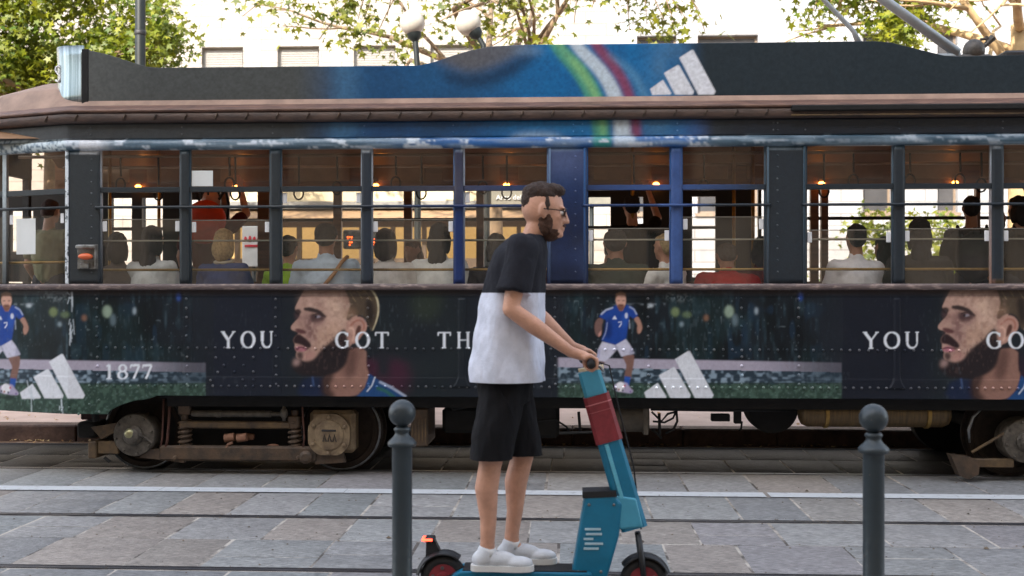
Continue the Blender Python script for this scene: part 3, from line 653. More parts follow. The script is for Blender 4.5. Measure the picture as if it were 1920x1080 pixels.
# the two advert boards standing on the roof edge
bt = [(158, 92), (205, 103), (242, 115), (275, 125), (300, 127), (785, 123), (815, 116), (850, 104), (880, 95), (920, 87), (980, 84), (1300, 81), (1640, 77), (1672, 80), (1720, 92), (1770, 104), (1800, 106), (2080, 98), (2300, 70), (2600, 60)]
YBD = YS + .10
tx = [at(a, b, YBD).x for a, b in bt]; tz = [at(a, b, YBD).z for a, b in bt]
def btop(x): return float(np.interp(x, tx, tz))
xs_b = np.concatenate([np.arange(tx[0], X(2010, YBD), .0085), np.arange(X(2012, YBD), tx[-1], .05)])
board = grid_sheet('roof_advert_board', xs_b, lambda x: zBoard0-.02, btop, 70, lambda x: YBD, M_ART, tram, .03)
mb = MB(); poly = [(x, z) for x, z in zip(tx, tz)]
poly = [(tx[0], zBoard0)] + poly + [(tx[-1], zBoard0)]; mb.prism(poly, YB-.16, YB-.13); fixn(mb.build('far_advert_board', M_DARK, tram))
for px in (300, 640, 980, 1340, 1640): pass
# curved silver end of the board
mb = MB(); n = 22; ex = tx[0]; q = []
for i in range(n+1):
    t = i/n; x = ex - .012 - .42*math.sin(t*math.pi*.5)**1.15; y = YBD + .62*(1-math.cos(t*math.pi*.5)) + .016*math.sin(t*9)
    zt = tz[0]+.03+.05*t; zb = zBoard0+.015+.03*t
    for k in range(7): q.append((x, y+.02*math.sin(math.pi*k/6)*math.sin(t*3), zb+(zt-zb)*k/6))
mb.add(q, [(i*7+k, i*7+k+1, (i+1)*7+k+1, (i+1)*7+k) for i in range(n) for k in range(6)])
M_SILV = mat('silver_film', C(84, 100, 102), .25, .8, 0, 1.6, .06, 12, col2=C(186, 196, 198), stretch=(9, 1, .12))  # pale vertical streaks paint reflections into the metal colour
end = mb.build('board_end', M_SILV, tram, True); sm = end.modifiers.new('t', 'SOLIDIFY'); sm.thickness = .015
mb = MB(); mb.cbox(ex-.02, ex+.035, YBD-.006, YBD+.05, zBoard0-.02, tz[0], .004); mb.build('board_corner', M_BLACK, tram)
pl = []
for a, b in ((.8, .15), (.55, 0), (.25, .06), (.15, .26), (.4, .45), (.7, .6), (.85, .8), (.55, 1), (.15, .88)): pl.append((a, b))
mb = MB(); sx = ex-.255; mb.tube([(sx-.07+.07*a, YBD+.155+.02*(1-a), tz[0]-.10-.13*b) for a, b in pl], .009, 8); mb.build('letter', M_WHITE, end, True)

# pillars, posts and windows
def wrow(r): return zn(r)
WIN = [(185, 337, 408), (353, 506, 410), (524, 678, 355), (695, 852, 410), (868, 1028, 355), (1100, 1259, 428), (1278, 1437, 407), (1512, 1677, 432), (1696, 1862, 430), (1882, 2048, 430), (2066, 2232, 410)]
WX = [(X(a, YS), X(b, YS), s) for a, b, s in WIN]
cursor = WX[-1][1]
while cursor + .08 + .7 < xE - .3: WX.append((cursor+.075, cursor+.075+.69, 410)); cursor = WX[-1][1]
edges = [xC] + [v for w in WX for v in w[:2]] + [xE]
def slab(name, x0, x1, z0, z1, y0, y1, parent, m=M_ARTG, riv=None, nz=26):
    n = max(2, int((x1-x0)/.02)+1)
    sx = np.linspace(x0, x1, n)
    return grid_sheet(name, sx, lambda x: z0, lambda x: z1, nz, lambda x: y0, m, parent, y1-y0, riv)
for i in range(0, len(edges), 2):
    a, b = edges[i], edges[i+1]
    wide = b-a > .12; rv = None
    if wide and i < 26:
        cxs = {0: [X(171, YS)], 10: [X(1079, YS)], 14: [X(1458, YS)]}.get(i, [])
        pts = [(cx+rng.gauss(0, .001), zn(294+21.6*k)) for cx in cxs for k in range(11)] + ([(X(147, YS), zn(262)), (X(147, YS), zn(270))] if i == 0 else [])
        if pts: rv = domes(pts, .0085, lambda x: YS+.004)
    slab('pillar' if wide else 'window_post', a, b, zSill1, zBelt0+.004, YS+.004, YS+.06, tram, riv=rv)
    if wide and i in (10, 14):
        for xx in (a+.012, b-.016): mb = MB(); mb.cbox(xx-.008, xx+.008, YS-.006, YS+.008, zSill1, zBelt0, .003); paint(mb.build('trim_strip', M_ARTG, tram))
def mk_window(a, b, sash, cab=None):
    "one window: fixed transom over an open gap, a brass guard rail and a sliding sash"
    root = thing('x', None, None)
    fr = MB(); zt = zBelt0; z1, z2 = wrow(347), wrow(357)
    fr.cbox(a, b, YS+.018, YS+.05, z2, z1, .003)
    for x in (a, b-.012): fr.box(x, x+.012, YS+.03, YS+.055, zSill1, zt)
    w = fr.build('window', M_ARTG, tram); bpy.data.objects.remove(root)
    if cab: pass
    paint(w)
    pq = lambda z0, z1_, y: MB().add([(a+.003, y, z0), (b-.003, y, z0), (b-.003, y, z1_), (a+.003, y, z1_)], [(0, 1, 2, 3)]); g = pq(z1, zt, YS+.035); g.build('transom_pane', M_GLASS_UP, w)
    zs = wrow(sash)
    g = pq(zSill1, zs, YS+.046); g.build('sash_pane', M_GLASS_LOW, w)
    g = MB(); g.box(a+.005, b-.005, YS+.042, YS+.051, zs-.005, zs+.002); g.build('sash_edge', mat('sash_edge', C(120, 116, 108), .4, 0, .1), w)
    for x in (a+.014, b-.05): MB().cbox(x, x+.036, YS+.036, YS+.044, zs-.098, zs-.016, .006).build('sash_tab', M_WHITE, w)
    return w
for k, (a, b, s) in enumerate(WX):
    mk_window(a, b, s)
# outside guard bar along all windows, and brass rails inside
z1 = wrow(386)
for (a, b) in ((X(182, YS), X(1030, YS)), (X(1096, YS), X(1442, YS)), (X(1508, YS), xE-.3)):
    mb = MB(); mb.tube([(a-.01, YS+.004, z1), (a+.0, YS-.014, z1), ((a+b)/2, YS-.014, z1+.001), (b, YS-.014, z1), (b+.01, YS+.004, z1)], .0095, 10); mb2 = mb
    xs_ = np.arange(a, b, .05); mb = MB(); mb.tube([(a-.012, YS+.006, z1)]+[(x, YS-.012, z1) for x in xs_]+[(b+.012, YS+.006, z1)], .0115, 10)
    paint(mb.build('guard_bar', M_ARTG, tram, True))
for r, rad, m, nm in ((449, .007, mat('dull_rail', C(150, 146, 132), .4, .3, .1), 'inner_rail'), (505, .011, M_BRASS, 'brass_rail')):
    mb = MB(); mb.tube([(xC+.1, YS+.09, wrow(r)), (xE-.2, YS+.09, wrow(r))], rad, 10); mb.build(nm, m, tram, True)
# notice stuck on the second transom, notice in cab window
a = at(357, 345, YS); b = at(397, 318, YS); mb = MB(); mb.cbox(a.x, b.x, YS+.028, YS+.033, wrow(346), wrow(316), .002); mb.build('paper_notice', M_PAPER, tram)

# tapered cab side
cab = MB(); xa, xb = xA+.06, xC-.015
def cbx(a, b, z0, z1, y0, y1):
    s = len(cab.v); cab.cbox(a, b, y0, y1, z0, z1, .003)
    for i in range(s, len(cab.v)): x, y, z = cab.v[i]; cab.v[i] = (x, y+ysd(x), z)
cbx(xA, xA+.09, zSill1, zBelt0, .004, .06); cbx(xA+.62, xA+.66, zSill1, zBelt0, .004, .05)
cbx(xA, xC-.02, wrow(360), wrow(349), .01, .04)
cw = cab.build('cab_window', M_ARTG, tram); paint(cw)
cab = MB(); cbx(xC-.03, xC+.002, zSill1, zBelt0, -.004, .03); o = cab.build('cab_post_edge', mat('peeling_edge', C(66, 76, 84), .5, 0, 0, 18, .3, 60, col2=C(206, 214, 220), thr=(.42, .5)), tram)
def pane_q(a, b, z0, z1, d): return MB().add([(a, ysd(a)+d, z0), (b, ysd(b)+d, z0), (b, ysd(b)+d, z1), (a, ysd(a)+d, z1)], [(0, 1, 2, 3)])
cab = pane_q(xA+.09, xC-.03, wrow(349), zBelt0, .022); cab.build('transom_pane', M_GLASS_UP, cw)
cab = pane_q(xA+.09, xC-.03, zSill1, wrow(400), .03); cab.build('sash_pane', M_GLASS_LOW, cw)
cab = MB(); cbx(X(23, YS+.15), X(65, YS+.13), wrow(474), wrow(404), .024, .028); cab.build('paper_notice', M_PAPER, cw)
cab = MB()
for px in (2, 118): cbx(X(px, YS+.1), X(px, YS+.1)+.034, wrow(415), wrow(396), .022, .028)
cab.build('sash_tab', M_WHITE, cw)
mb = MB(); mb.tube([(xA+.05, ysd(xA)-.008, z1+.01), (xC-.0, YS-.008, z1)], .011, 10); paint(mb.build('guard_bar', M_ARTG, tram, True))
mb = MB(); mb.tube([(xA+.05, ysd(xA)+.05, wrow(490)), (xC-.03, YS+.06, wrow(490))], .011, 10); mb.build('brass_rail', M_BRASS, tram, True)
# orange indicator lamp in its box
x0, x1 = X(146, YS), X(184, YS); za, zb_ = wrow(504), wrow(457)
mb = MB(); mb.cbox(x0, x1, YS-.012, YS+.004, za, zb_, .004)
mb.cbox(x0+.002, x1+.002, YS-.058, YS-.012, zb_-.035, zb_-.004, .008); mb.cbox(x1-.014, x1, YS-.045, YS-.012, za+.006, zb_-.02, .004); mb.cbox(x0+.03, x0+.1, YS-.04, YS-.012, za+.004, za+.05, .008)
ind = mb.build('turn_indicator', mat('silver_box', C(150, 152, 150), .4, .5, 0, 14, .3, 50, col2=C(90, 86, 80)), tram)
mb = MB(); mb.ell(((x0+x1)/2, YS-.045, (za+zb_)/2+.002), (.058, .032, .026), 20, 14); mb.build('orange_lens', mat('orange_lens', C(214, 104, 62), .25, 0, .1, 5), ind, True)
# inside: floor, ceiling, far side, seats
mb = MB(); mb.box(xC+.02, xE-.1, YS+.03, YB-.03, .70, .76); mb.box(xA+.1, xC+.01, YS+.6, YB-.6, .70, .755); mb.build('floor', M_DARK, tram)
mb = MB(); P = []; n = 12
for x in (xA+.15, xE-.1):
    for k in range(n+1): t = k/n; P.append((x, YS+.10+(YB-YS-.20)*t, 2.70+.26*math.sin(math.pi*t)**.7))
mb.add(P, [(k, k+1, n+1+k+1, n+1+k) for k in range(n)]); cl = mb.build('ceiling', M_CEIL, tram, True)
for x in np.arange(xA+.3, xE-.2, .82): MB().box(x, x+.05, YS+.6, YB-.6, 2.865, 2.895).build('ceiling_rib', M_WOOD, cl)
YF = YB - .06
fp = lambda px: X(px, YF); fz = lambda py: Z(py, YF)
mb = MB(); mb.box(xA+.1, xE, YF, YF+.05, .70, fz(528)); mb.build('far_side', M_WOOD, tram)
mb = MB(); mb.box(xA+.1, xE, YF, YF+.05, fz(356), 2.86); fs = mb.build('far_letter_board', M_WOOD, tram)
x = xA+.3
while x < xE-.5:
    MB().cbox(x, x+.56, YF-.012, YF-.001, 2.56, 2.76, .004).build('advert_card', mat('old_advert_card', C(136, 112, 86), .7, 0, .3, 2), fs); x += .74
# far posts seen between the passengers, with doors where the photograph is dark
for a, b in ((415, 428), (483, 505), (625, 640), (757, 772), (893, 907), (1020, 1034), (1080, 1096), (1520, 1535), (1540, 1553), (1676, 1690), (1830, 1838), (1990, 2004), (2130, 2144)):
    MB().box(fp(a), fp(b), YF-.005, YF+.055, fz(530), fz(354)).build('far_post', M_WOOD, tram)
mb = MB()
for a, b in ((390, 1096), (1515, 2400)):
    mb.box(fp(a), fp(b), YF+.01, YF+.04, fz(414), fz(408)); mb.box(fp(a), fp(b), YF+.01, YF+.04, fz(452), fz(448))
mb.build('far_rail', M_DARK, tram)
door = MB()
def leaf(a, b, wins):
    door = MB()
    xs = [a]; cols = sorted(set((w[0], w[1]) for w in wins))
    for c0, c1 in cols:
        door.box(fp(xs[-1]), fp(c0), YF, YF+.05, fz(528), fz(354)); rows = sorted([w[2:] for w in wins if w[:2] == (c0, c1)]); y = 354
        for r0, r1 in rows: door.box(fp(c0), fp(c1), YF, YF+.05, fz(r0), fz(y)); y = r1
        door.box(fp(c0), fp(c1), YF, YF+.05, fz(528), fz(y)); xs.append(c1)
    door.box(fp(xs[-1]), fp(b), YF, YF+.05, fz(528), fz(354)); door.build('far_door', mat('door_black', C(22, 17, 15), .5, 0, .3, 5), tram)
leaf(-140, 186, [(-100, -60, 368, 520), (20, 62, 392, 470)])
leaf(188, 412, [(210, 247, 368, 424), (210, 247, 430, 500), (266, 305, 368, 424), (266, 305, 430, 500), (346, 398, 372, 500)])
leaf(1100, 1512, [(1104, 1145, 370, 424), (1104, 1145, 430, 505), (1176, 1206, 370, 420), (1298, 1342, 370, 425), (1298, 1342, 430, 520), (1412, 1422, 354, 500), (1428, 1440, 354, 510)])
mb = MB(); [mb.add([(fp(a), YF+.02, fz(528)), (fp(b), YF+.02, fz(528)), (fp(b), YF+.02, fz(354)), (fp(a), YF+.02, fz(354))], [(0, 1, 2, 3)]) for a, b in ((390, 1096), (1515, 2400))]; mb.build('far_pane', M_GLASS, tram)
# bench seats along both sides
for y0, y1, yb in ((YS+.10, YS+.52, YS+.08), (YB-.58, YB-.16, YB-.14)):
    mb = MB(); mb.cbox(X(190, YS), X(1030, YS), y0, y1, 1.13, 1.20, .02); mb.cbox(X(1100, YS), xE-.6, y0, y1, 1.13, 1.20, .02)
    mb.box(X(190, YS), xE-.6, y0+.05, y1-.05, .76, 1.13); mb.build('bench', M_WOOD, tram)
# grab rail with straps
rails = MB(); 
for y in (YS+.75, YB-.75): rails.tube([(xA+.5, y, 2.63), (xE-.3, y, 2.63)], .014, 8)
rl = rails.build('grab_rail', mat('steel_rail', C(150, 130, 110), .35, .6, .1), tram, True)
for px in (226, 297, 430, 441, 560, 632, 742, 790, 905, 950, 1188, 1320, 1545, 1600, 1706, 1800, 1840):
    x = X(px, YS+.75); L = rng.choice((.16, .2, .24)); mb = MB(); mb.tube([(x, YS+.75, 2.64), (x+.003, YS+.75, 2.62-L)], .009, 6)
    c = (x, YS+.75, 2.60-L-.05); mb.tube([(c[0]+.045*math.sin(t)*.9, c[1], c[2]+.055*math.cos(t)) for t in np.linspace(0, 2*math.pi, 15)], .008, 6)
    mb.build('hand_strap', M_RUBBER, tram, True)
for px in (206, 298, 1186, 1268, 1376, 1412):     # upright poles by the doors
    mb = MB(); x = X(px, YS+1.5); mb.tube([(x, YS+1.5, .76), (x, YS+1.5, 2.85)], .016, 10); mb.build('upright_pole', M_BRASS, tram, True)
for px in (260, 443, 705, 950, 1230, 1540, 1790):
    x = X(px, YS+1.17); mb = MB(); mb.lathe([(.05, .0), (.06, -.02), (.035, -.05)], (x, YS+1.17, 2.93), n=16); mb.tube([(x, YS+1.17, 2.94), (x, YS+1.17, 2.89)], .02, 8); lp = mb.build('ceiling_lamp', M_BRASS, tram, True)
    mb = MB(); mb.ell((x, YS+1.17, 2.845), (.035, .035, .04), 12, 8); mb.build('bulb', M_BULB, lp, True)
    mb = MB(); x = X(px, YF-.03); mb.cbox(x-.02, x+.02, YF-.04, YF-.013, 2.53, 2.56, .004); l2 = mb.build('wall_lamp', M_BRASS, tram)
    mb = MB(); mb.ell((x, YF-.045, 2.515), (.032, .022, .018), 12, 8); mb.build('bulb', M_BULB, l2, True)
# ends of the body
mb = MB(); mb.box(xE-.06, xE, YS+.02, YB-.02, .55, 2.8); mb.build('rear_end', M_DARK, tram)
mb = MB(); y0, y1 = ysd(xA), YB-(ysd(xA)-YS); mb.box(xA, xA+.06, y0+.01, y1, zL0, 1.55); mb.box(xA, xA+.06, y0+.01, y1, 2.55, 2.8)
for t in (0, .33, .66, 1): y = y0+.01+(y1-y0-.08)*t; mb.box(xA, xA+.06, y, y+.06, 1.55, 2.55)
mb.build('front_end', M_DARK, tram)
mb = MB(); mb.prism([(xA, y1+.0), (xC, YB), (xE, YB), (xE, YB-.02), (xC, YB-.02), (xA, y1-.03)], .62, 1.5, 'xy'); fixn(mb.build('far_body_side', M_DARK, tram))

# pantograph on the roof
mb = MB()
M_GREYP = mat('grey_tube', C(150, 158, 164), .4, .3, .1, 10)
YP = 9.85
pa = MB(); pa.tube([at(1796, 100, YP), at(1655, -2, YP), at(1560, -72, YP)], [.045, .042, .035], 14); p1 = [at(1560, -72, YP)]
pa.build('pantograph_arm', M_GREYP, tram, True)
pa = MB(); pa.tube([at(1612, 84, YP+.1), at(1600, 58, YP+.1), at(1541, -4, YP+.05), at(1500, -50, YP)], [.03, .022, .02, .02], 10); pa.build('pantograph_link', M_GREYP, tram, True)
pa = MB(); c = at(1720, 112, YP); pa.tube([at(1600, 84, YP), at(1700, 112, YP), at(1800, 104, YP)], .03, 10)
for dx in (-.1, .1): pa.tube([(c.x+dx, YP-.5, c.z-.25), (c.x+dx, YP+.5, c.z-.25)], .03, 8)
for sx in (-.1, .1):
    for sy in (-.4, .4): pa.lathe([(.05, -.30), (.05, -.24), (.03, -.22), (.05, -.18), (.03, -.14), (.05, -.10), (.03, -.06)], (c.x+sx, YP+sy, c.z+.0), n=14)
pa.build('pantograph_base', M_GREYP, tram, True, 40)
c = at(1826, 100, YP-.3); pa = MB(); pa.ell((c.x, c.y, c.z+.02), (.09, .09, .10), 16, 12); pa.cbox(c.x-.14, c.x+.13, c.y-.08, c.y+.08, c.z-.14, c.z-.02, .02)
pa.tube([at(1838, 92, YP-.3), at(1848, 84, YP-.3), at(1862, 70, YP-.3)], [.022, .02, .03], 8); pa.tube([at(1838, 74, YP-.3), at(1854, 72, YP-.3)], .012, 8); pa.tube([at(1852, 86, YP-.3), at(1850, 68, YP-.3)], .014, 8)
pa.build('spring_clamp', mat('clamp_iron', C(70, 66, 62), .5, .3, .3, 20, .4, 50), tram, True, 40)
pa = MB(); pa.cbox(X(1850, YP), X(2100, YP), YP-.4, YP+.4, c.z-.16, c.z+.005, .02); pa.build('resistor_box', M_DARK, tram)

# ------------------------------------------------------------------ running gear
YW = YS + .42; YX = YS + .18     # wheel face, axle box face
def wheel(px, py, parent, r=.335):
    c = at(px, py, YW); cx, cz = c.x, r + .004
    mb = MB(); prof = [(.05, -.0), (r*.55, .02), (r*.78, .015), (r*.80, -.02), (r*.9, -.022), (r*.91, -.01), (r-.03, -.012), (r, -.005), (r, .09), (r+.022, .10), (r+.022, .125), (r*.7, .13), (.05, .13)]
    mb.lathe(prof, (cx, YW, cz), 'y', 56); w = mb.build('wheel', mat('wheel_steel', C(30, 25, 22), .75, 0, 0, 7, .3, 40, col2=C(52, 42, 35), spec=.25), parent, True, 35)
    mb = MB(); mb.lathe([(r*.955, -.024), (r*.985, -.018), (r*.985, -.01), (r*.905, -.01)], (cx, YW, cz), 'y', 56); mb.f.pop(); mb.f.pop(); mb.build('tyre_rim', M_STEELR, w, True, 35)
    return w
def axle_box(px, py, parent, kind):
    c = at(px, py, YX); mb = MB(); cx, cz = c.x, c.z
    if kind == 'disc':
        mb.lathe([(.172, .16), (.172, -.01), (.165, -.022), (.12, -.03), (.08, -.032), (.078, -.05), (.066, -.062), (.06, -.085), (.03, -.10), (.004, -.102)], (cx, YX, cz), 'y', 40)
        for k in range(8): t = k*math.pi/4+.2; mb.lathe([(.011, 0), (.011, -.036), (.006, -.042)], (cx+.148*math.cos(t), YX, cz+.148*math.sin(t)), 'y', 8)
        mb.tube([(cx+.03, YX-.08, cz+.02), (cx+.09, YX-.05, cz-.01), (cx+.15, YX-.03, cz-.06)], .009, 8)
        o = mb.build('axle_cover', M_DUST, parent, True, 35)
        mb = MB(); mb.ell((cx-.01, YX-.075, cz+.015), (.046, .035, .046), 18, 12); mb.build('brass_cap', mat('dull_brass_cap', C(150, 146, 112), .28, .7, .2, 10), o, True)
    else:
        mb.cbox(cx-.17, cx+.2, YX+.02, YX+.2, cz-.15, cz+.19, .03)
        pts = [(cx+.178*math.cos(t), cz+.178*math.sin(t)) for t in np.linspace(0, 2*math.pi, 33)[:-1]]
        pts = [(min(max(a, cx-.168), cx+.168), min(max(b, cz-.16), cz+.17)) for a, b in pts]
        mb.prism(pts, YX-.03, YX+.03); mb.lathe([(.12, 0), (.118, -.036), (.10, -.04), (.005, -.04)], (cx, YX, cz), 'y', 32)
        for k in range(6): t = k*math.pi/3+.5; mb.lathe([(.016, -.03), (.016, -.045), (.008, -.05)], (cx+.145*math.cos(t), YX, cz+.145*math.sin(t)), 'y', 8)
        o = fixn(mb.build('axle_cover', mat('ochre_dusty_cover', C(136, 118, 92), .6, .1, 0, 12, .35, 50, col2=C(100, 84, 66)), parent, True, 35))
        mb = MB(); mb.cbox(cx-.055, cx+.06, YX-.046, YX-.038, cz+.03, cz+.045, .002)
        for k, xx in enumerate((-.045, -.005, .035)):
            mb.tube([(cx+xx, YX-.043, cz-.05), (cx+xx+.012, YX-.043, cz+.005), (cx+xx+.026, YX-.043, cz-.05)], .005, 6)
        mb.build('cast_mark', M_DARK, o)
    return o
def coil(mb, c, r, h, turns, rad):
    n = turns*14; mb.tube([(c[0]+r*math.cos(2*math.pi*k/14), c[1]+r*math.sin(2*math.pi*k/14), c[2]+h*k/n) for k in range(n+1)], rad, 6)
def bogie(cx_px, flip=False):
    "four-wheel truck; cx_px is the photograph column of its centre"
    root = MB()
    o0 = at(447, 815, YX)
    tgt = at(cx_px, 815, YX).x; D = tgt - o0.x
    g = lambda px, py, Y=YX: at(px, py, Y) 
    mb = MB()
    a, b = g(310, 838), g(595, 866)                       # side beam
    mb.cbox(a.x-.05, b.x, YX-.015, YX+.05, b.z, a.z+.012, .016)
    mb.lathe([(.052, 0), (.052, -.03), (.03, -.045)], (g(575, 856).x, YX-.01, g(575, 856).z), 'y', 16); mb.lathe([(.02, 0), (.02, -.02), (.01, -.03)], (g(330, 862).x, YX-.01, g(330, 858).z), 'y', 10)
    mb.lathe([(.02, 0), (.02, -.02), (.01, -.03)], (g(560, 858).x, YX-.01, g(560, 858).z), 'y', 10)
    mb.prism([(g(270, 790).x, g(270, 842).z), (g(345, 845).x, g(345, 843).z), (g(345, 845).x, g(345, 868).z), (g(300, 868).x, g(300, 862).z), (g(262, 868).x, g(262, 858).z)], YX, YX+.05)
    mb.prism([(g(590, 0).x, g(0, 845).z), (g(640, 0).x, g(0, 835).z), (g(648, 0).x, g(0, 862).z), (g(590, 0).x, g(0, 866).z)], YX+.0, YX+.05)
    fr = fixn(mb.build('bogie', M_RUST, tram, False)); kids = [fr]
    mb = MB(); a, b = g(335, 800), g(545, 787); mb.cbox(a.x, b.x, YX-.005, YX+.06, g(0, 801).z, g(0, 788).z, .01); kids.append(mb.build('top_bar', M_RUST2, fr))
    mb = MB(); a, b = g(358, 776), g(530, 776); mb.lathe([(.02, 0), (.026, .02), (.026, .2), (.03, .2), (.03, .24), (.026, .24), (.026, (b.x-a.x)-.1), (.018, (b.x-a.x)-.1), (.018, b.x-a.x)], (a.x, YX+.02, a.z), 'x', 18)
    kids.append(mb.build('brake_cylinder', M_DUST, fr, True, 40))
    mb = MB(); c = g(533, 775); mb.ell((c.x, c.y-.01, c.z), (.032, .032, .045), 12, 8); mb.tube([(c.x, c.y-.01, c.z-.06), (c.x, c.y-.01, c.z+.06)], .014, 8); kids.append(mb.build('oil_cup', M_DUST, fr, True))
    for px in (343, 550):
        mb = MB(); c = g(px, 844); coil(mb, (c.x, YX+.05, c.z), .045, g(px, 790).z-c.z, 6, .014); mb.tube([(c.x, YX+.05, c.z), (c.x, YX+.05, g(px, 770).z)], .03, 10)
        mb.cbox(c.x-.05, c.x+.05, YX, YX+.1, g(px, 802).z, g(px, 780).z, .01) if px > 400 else mb.cbox(c.x-.045, c.x+.06, YX, YX+.1, g(px, 778).z, g(px, 746).z, .01)
        kids.append(mb.build('spring', M_RUST, fr, True, 40))
    mb = MB(); c = g(443, 823); 
    for dx in (-.055, .045): mb.tube([(c.x+dx-.05, YX+.04, c.z), (c.x+dx+.03, YX+.04, c.z+.012)], .034, 12)
    mb.cbox(c.x-.13, c.x+.12, YX+.08, YX+.12, c.z-.02, c.z+.03, .01); mb.ell((g(508, 838).x, YX+.06, g(508, 841).z), (.06, .04, .03), 12, 8)
    mb.tube([g(424, 841), g(428, 833), g(436, 830)], .012, 8); kids.append(mb.build('brake_rigging', mat('rusty_tan', C(128, 92, 72), .6, .1, .25, 12, .3, 40), fr, True, 40))
    for px, p2, r in ((307, 304, .008), (319, 314, .011), (566, 571, .008)):
      mb = MB(); mb.tube([g(px, 748), g((px+p2)/2, 790), g(p2, 822), g(p2-3, 838)], r, 6)
      kids.append(mb.build('brake_rod', mat('reddish_rod', C(84, 54, 46), .6, .1, .3, 15), fr, True))
    mb = MB(); mb.box(g(300, 0).x, g(600, 0).x, YX+.22, YX+.30, .16, zB-.02); mb.box(g(330, 0).x, g(570, 0).x, YX+.3, YX+1.7, .3, .6); kids.append(mb.build('motor_casing', M_BLACK, fr))
    w1 = wheel(272, 815, fr); w2 = wheel(640, 815, fr); kids += [w1, w2]
    axle_box(253, 815, fr, 'disc'); axle_box(618, 815, fr, 'box')
    for w in (272, 640):
        mb = MB(); c = at(w, 815, YW); mb.tube([(c.x, YW, .339), (c.x, YW+1.445, .339)], .06, 12)
        mb.lathe([(.05, 0), (.335, .0), (.335, .1), (.357, .1), (.357, -.03), (.05, -.03)], (c.x, YW+1.43, .339), 'y', 40)
        mb.build('far_wheelset', M_BLACK, fr, True, 35)
    return fr, D
bg1, _ = bogie(447)
# the second truck: copies of the first, turned end for end (its frame is under the right end of the tram)
def copy_part(o, dx):
    c = o.copy(); COL.objects.link(c); c.location.x += dx
    for ch in list(o.children):
        d = ch.copy(); COL.objects.link(d); d.parent = c
    return c
D2 = X(1912, YX) - X(618, YX) + 1.62
b2 = copy_part(bg1, D2)
# disc cover of the second truck's leading wheel shows at the right edge: guard, arm and hanger in front of it
mb = MB(); g = lambda px, py, Y=YX: at(px, py, Y)
mb.prism([(g(1778, 0).x, g(0, 838).z), (g(1815, 0).x, g(0, 842).z), (g(1832, 0).x, g(0, 850).z), (g(1830, 0).x, g(0, 872).z), (g(1812, 0).x, g(0, 882).z), (g(1795, 0).x, g(0, 876).z)], YX-.06, YX+.05); fixn(mb.build('sand_guard', M_RUST, tram))
mb = MB(); mb.tube([g(1822, 848), g(1884, 812)], .012, 8); mb.cbox(g(1822, 0).x, g(1900, 0).x, YX-.02, YX+.03, g(0, 862).z, g(0, 846).z, .008); mb.build('guard_arm', M_RUST2, tram, True, 40)
mb = MB(); mb.tube([g(1842, 766), g(1824, 782), g(1816, 806), g(1818, 830)], [.006, .012, .013, .008], 8); mb.build('brake_pipe', M_STEELR, tram, True)

# under-floor gear between the trucks
mb = MB(); mb.box(X(290, YS)+.0, xE-.3, YS+.10, YB-.1, zB-.03, zB+.02); mb.box(X(300, YS), xE-.5, YS+.16, YS+.22, zB-.10, zB-.03); mb.box(X(300, YS), xE-.5, YB-.22, YB-.16, zB-.10, zB-.03); mb.build('underframe', M_BLACK, tram)
tank = MB(); a, b = g(1502, 778), g(1792, 778); rr = .105; L = b.x-a.x
tank.lathe([(.01, 0), (.05, .006), (.085, .025), (rr, .07), (rr, L-.07), (.085, L-.025), (.05, L-.006), (.01, L)], (a.x, YX+.12, a.z), 'x', 36); tk = tank.build('air_tank', M_BRASSD, tram, True)
for px in (1553, 1745):
    mb = MB(); x = g(px, 0).x; mb.lathe([(rr+.001, -.016), (rr+.009, -.014), (rr+.009, .014), (rr+.001, .016)], (x, YX+.12, a.z), 'x', 36); mb.cbox(x-.014, x+.014, YX+.008, YX+.03, a.z+.06, zB-.02, .003); mb.build('tank_strap', M_BRASS, tk, True, 40)
mb = MB(); mb.cbox(g(770, 0).x, g(802, 0).x, YX+.0, YX+.5, g(0, 832).z, g(0, 762).z, .01); mb.build('grille_box', M_RUST, tram)
mb = MB()
for k in range(5): x = g(774+k*6, 0).x; MB().cbox(x-.005, x+.005, YX-.008, YX-.001, g(0, 824).z, g(0, 780).z, .002).build('grille_bar', M_RUST2, tram)
mb = MB(); mb.cbox(g(822, 0).x, g(905, 0).x, YX+.25, YX+.9, g(0, 815).z, g(0, 765).z, .03); mb.cbox(g(930, 0).x, g(1048, 0).x, YX+.2, YX+.8, g(0, 822).z, g(0, 752).z, .03); mb.build('control_box', M_BLACK, tram)
mb = MB(); mb.tube([(g(1150, 0).x, YX+.12, g(0, 779).z), (g(1206, 0).x, YX+.12, g(0, 779).z), (g(1218, 0).x, YX+.12, g(0, 779).z)], [.115, .115, .12], 28); mb.cbox(g(1206, 0).x, g(1216, 0).x, YX, YX+.24, g(0, 808).z, g(0, 752).z, .004); mb.build('compressor', mat('grey_brown_motor', C(74, 68, 60), .6, .1, .3, 10, .3, 50), tram, True, 40)
mb = MB(); c = g(1446, 768, YX+.5); mb.lathe([(.02, -.1), (.20, -.1), (.21, -.06), (.21, .15), (.02, .16)], (c.x, YX+.5, c.z+.02), 'y', 40); mb.build('fan_drum', M_BLACK, tram, True, 35)
mb = MB(); mb.tube([g(1048, 812), g(1120, 810), g(1130, 800)], .012, 6)
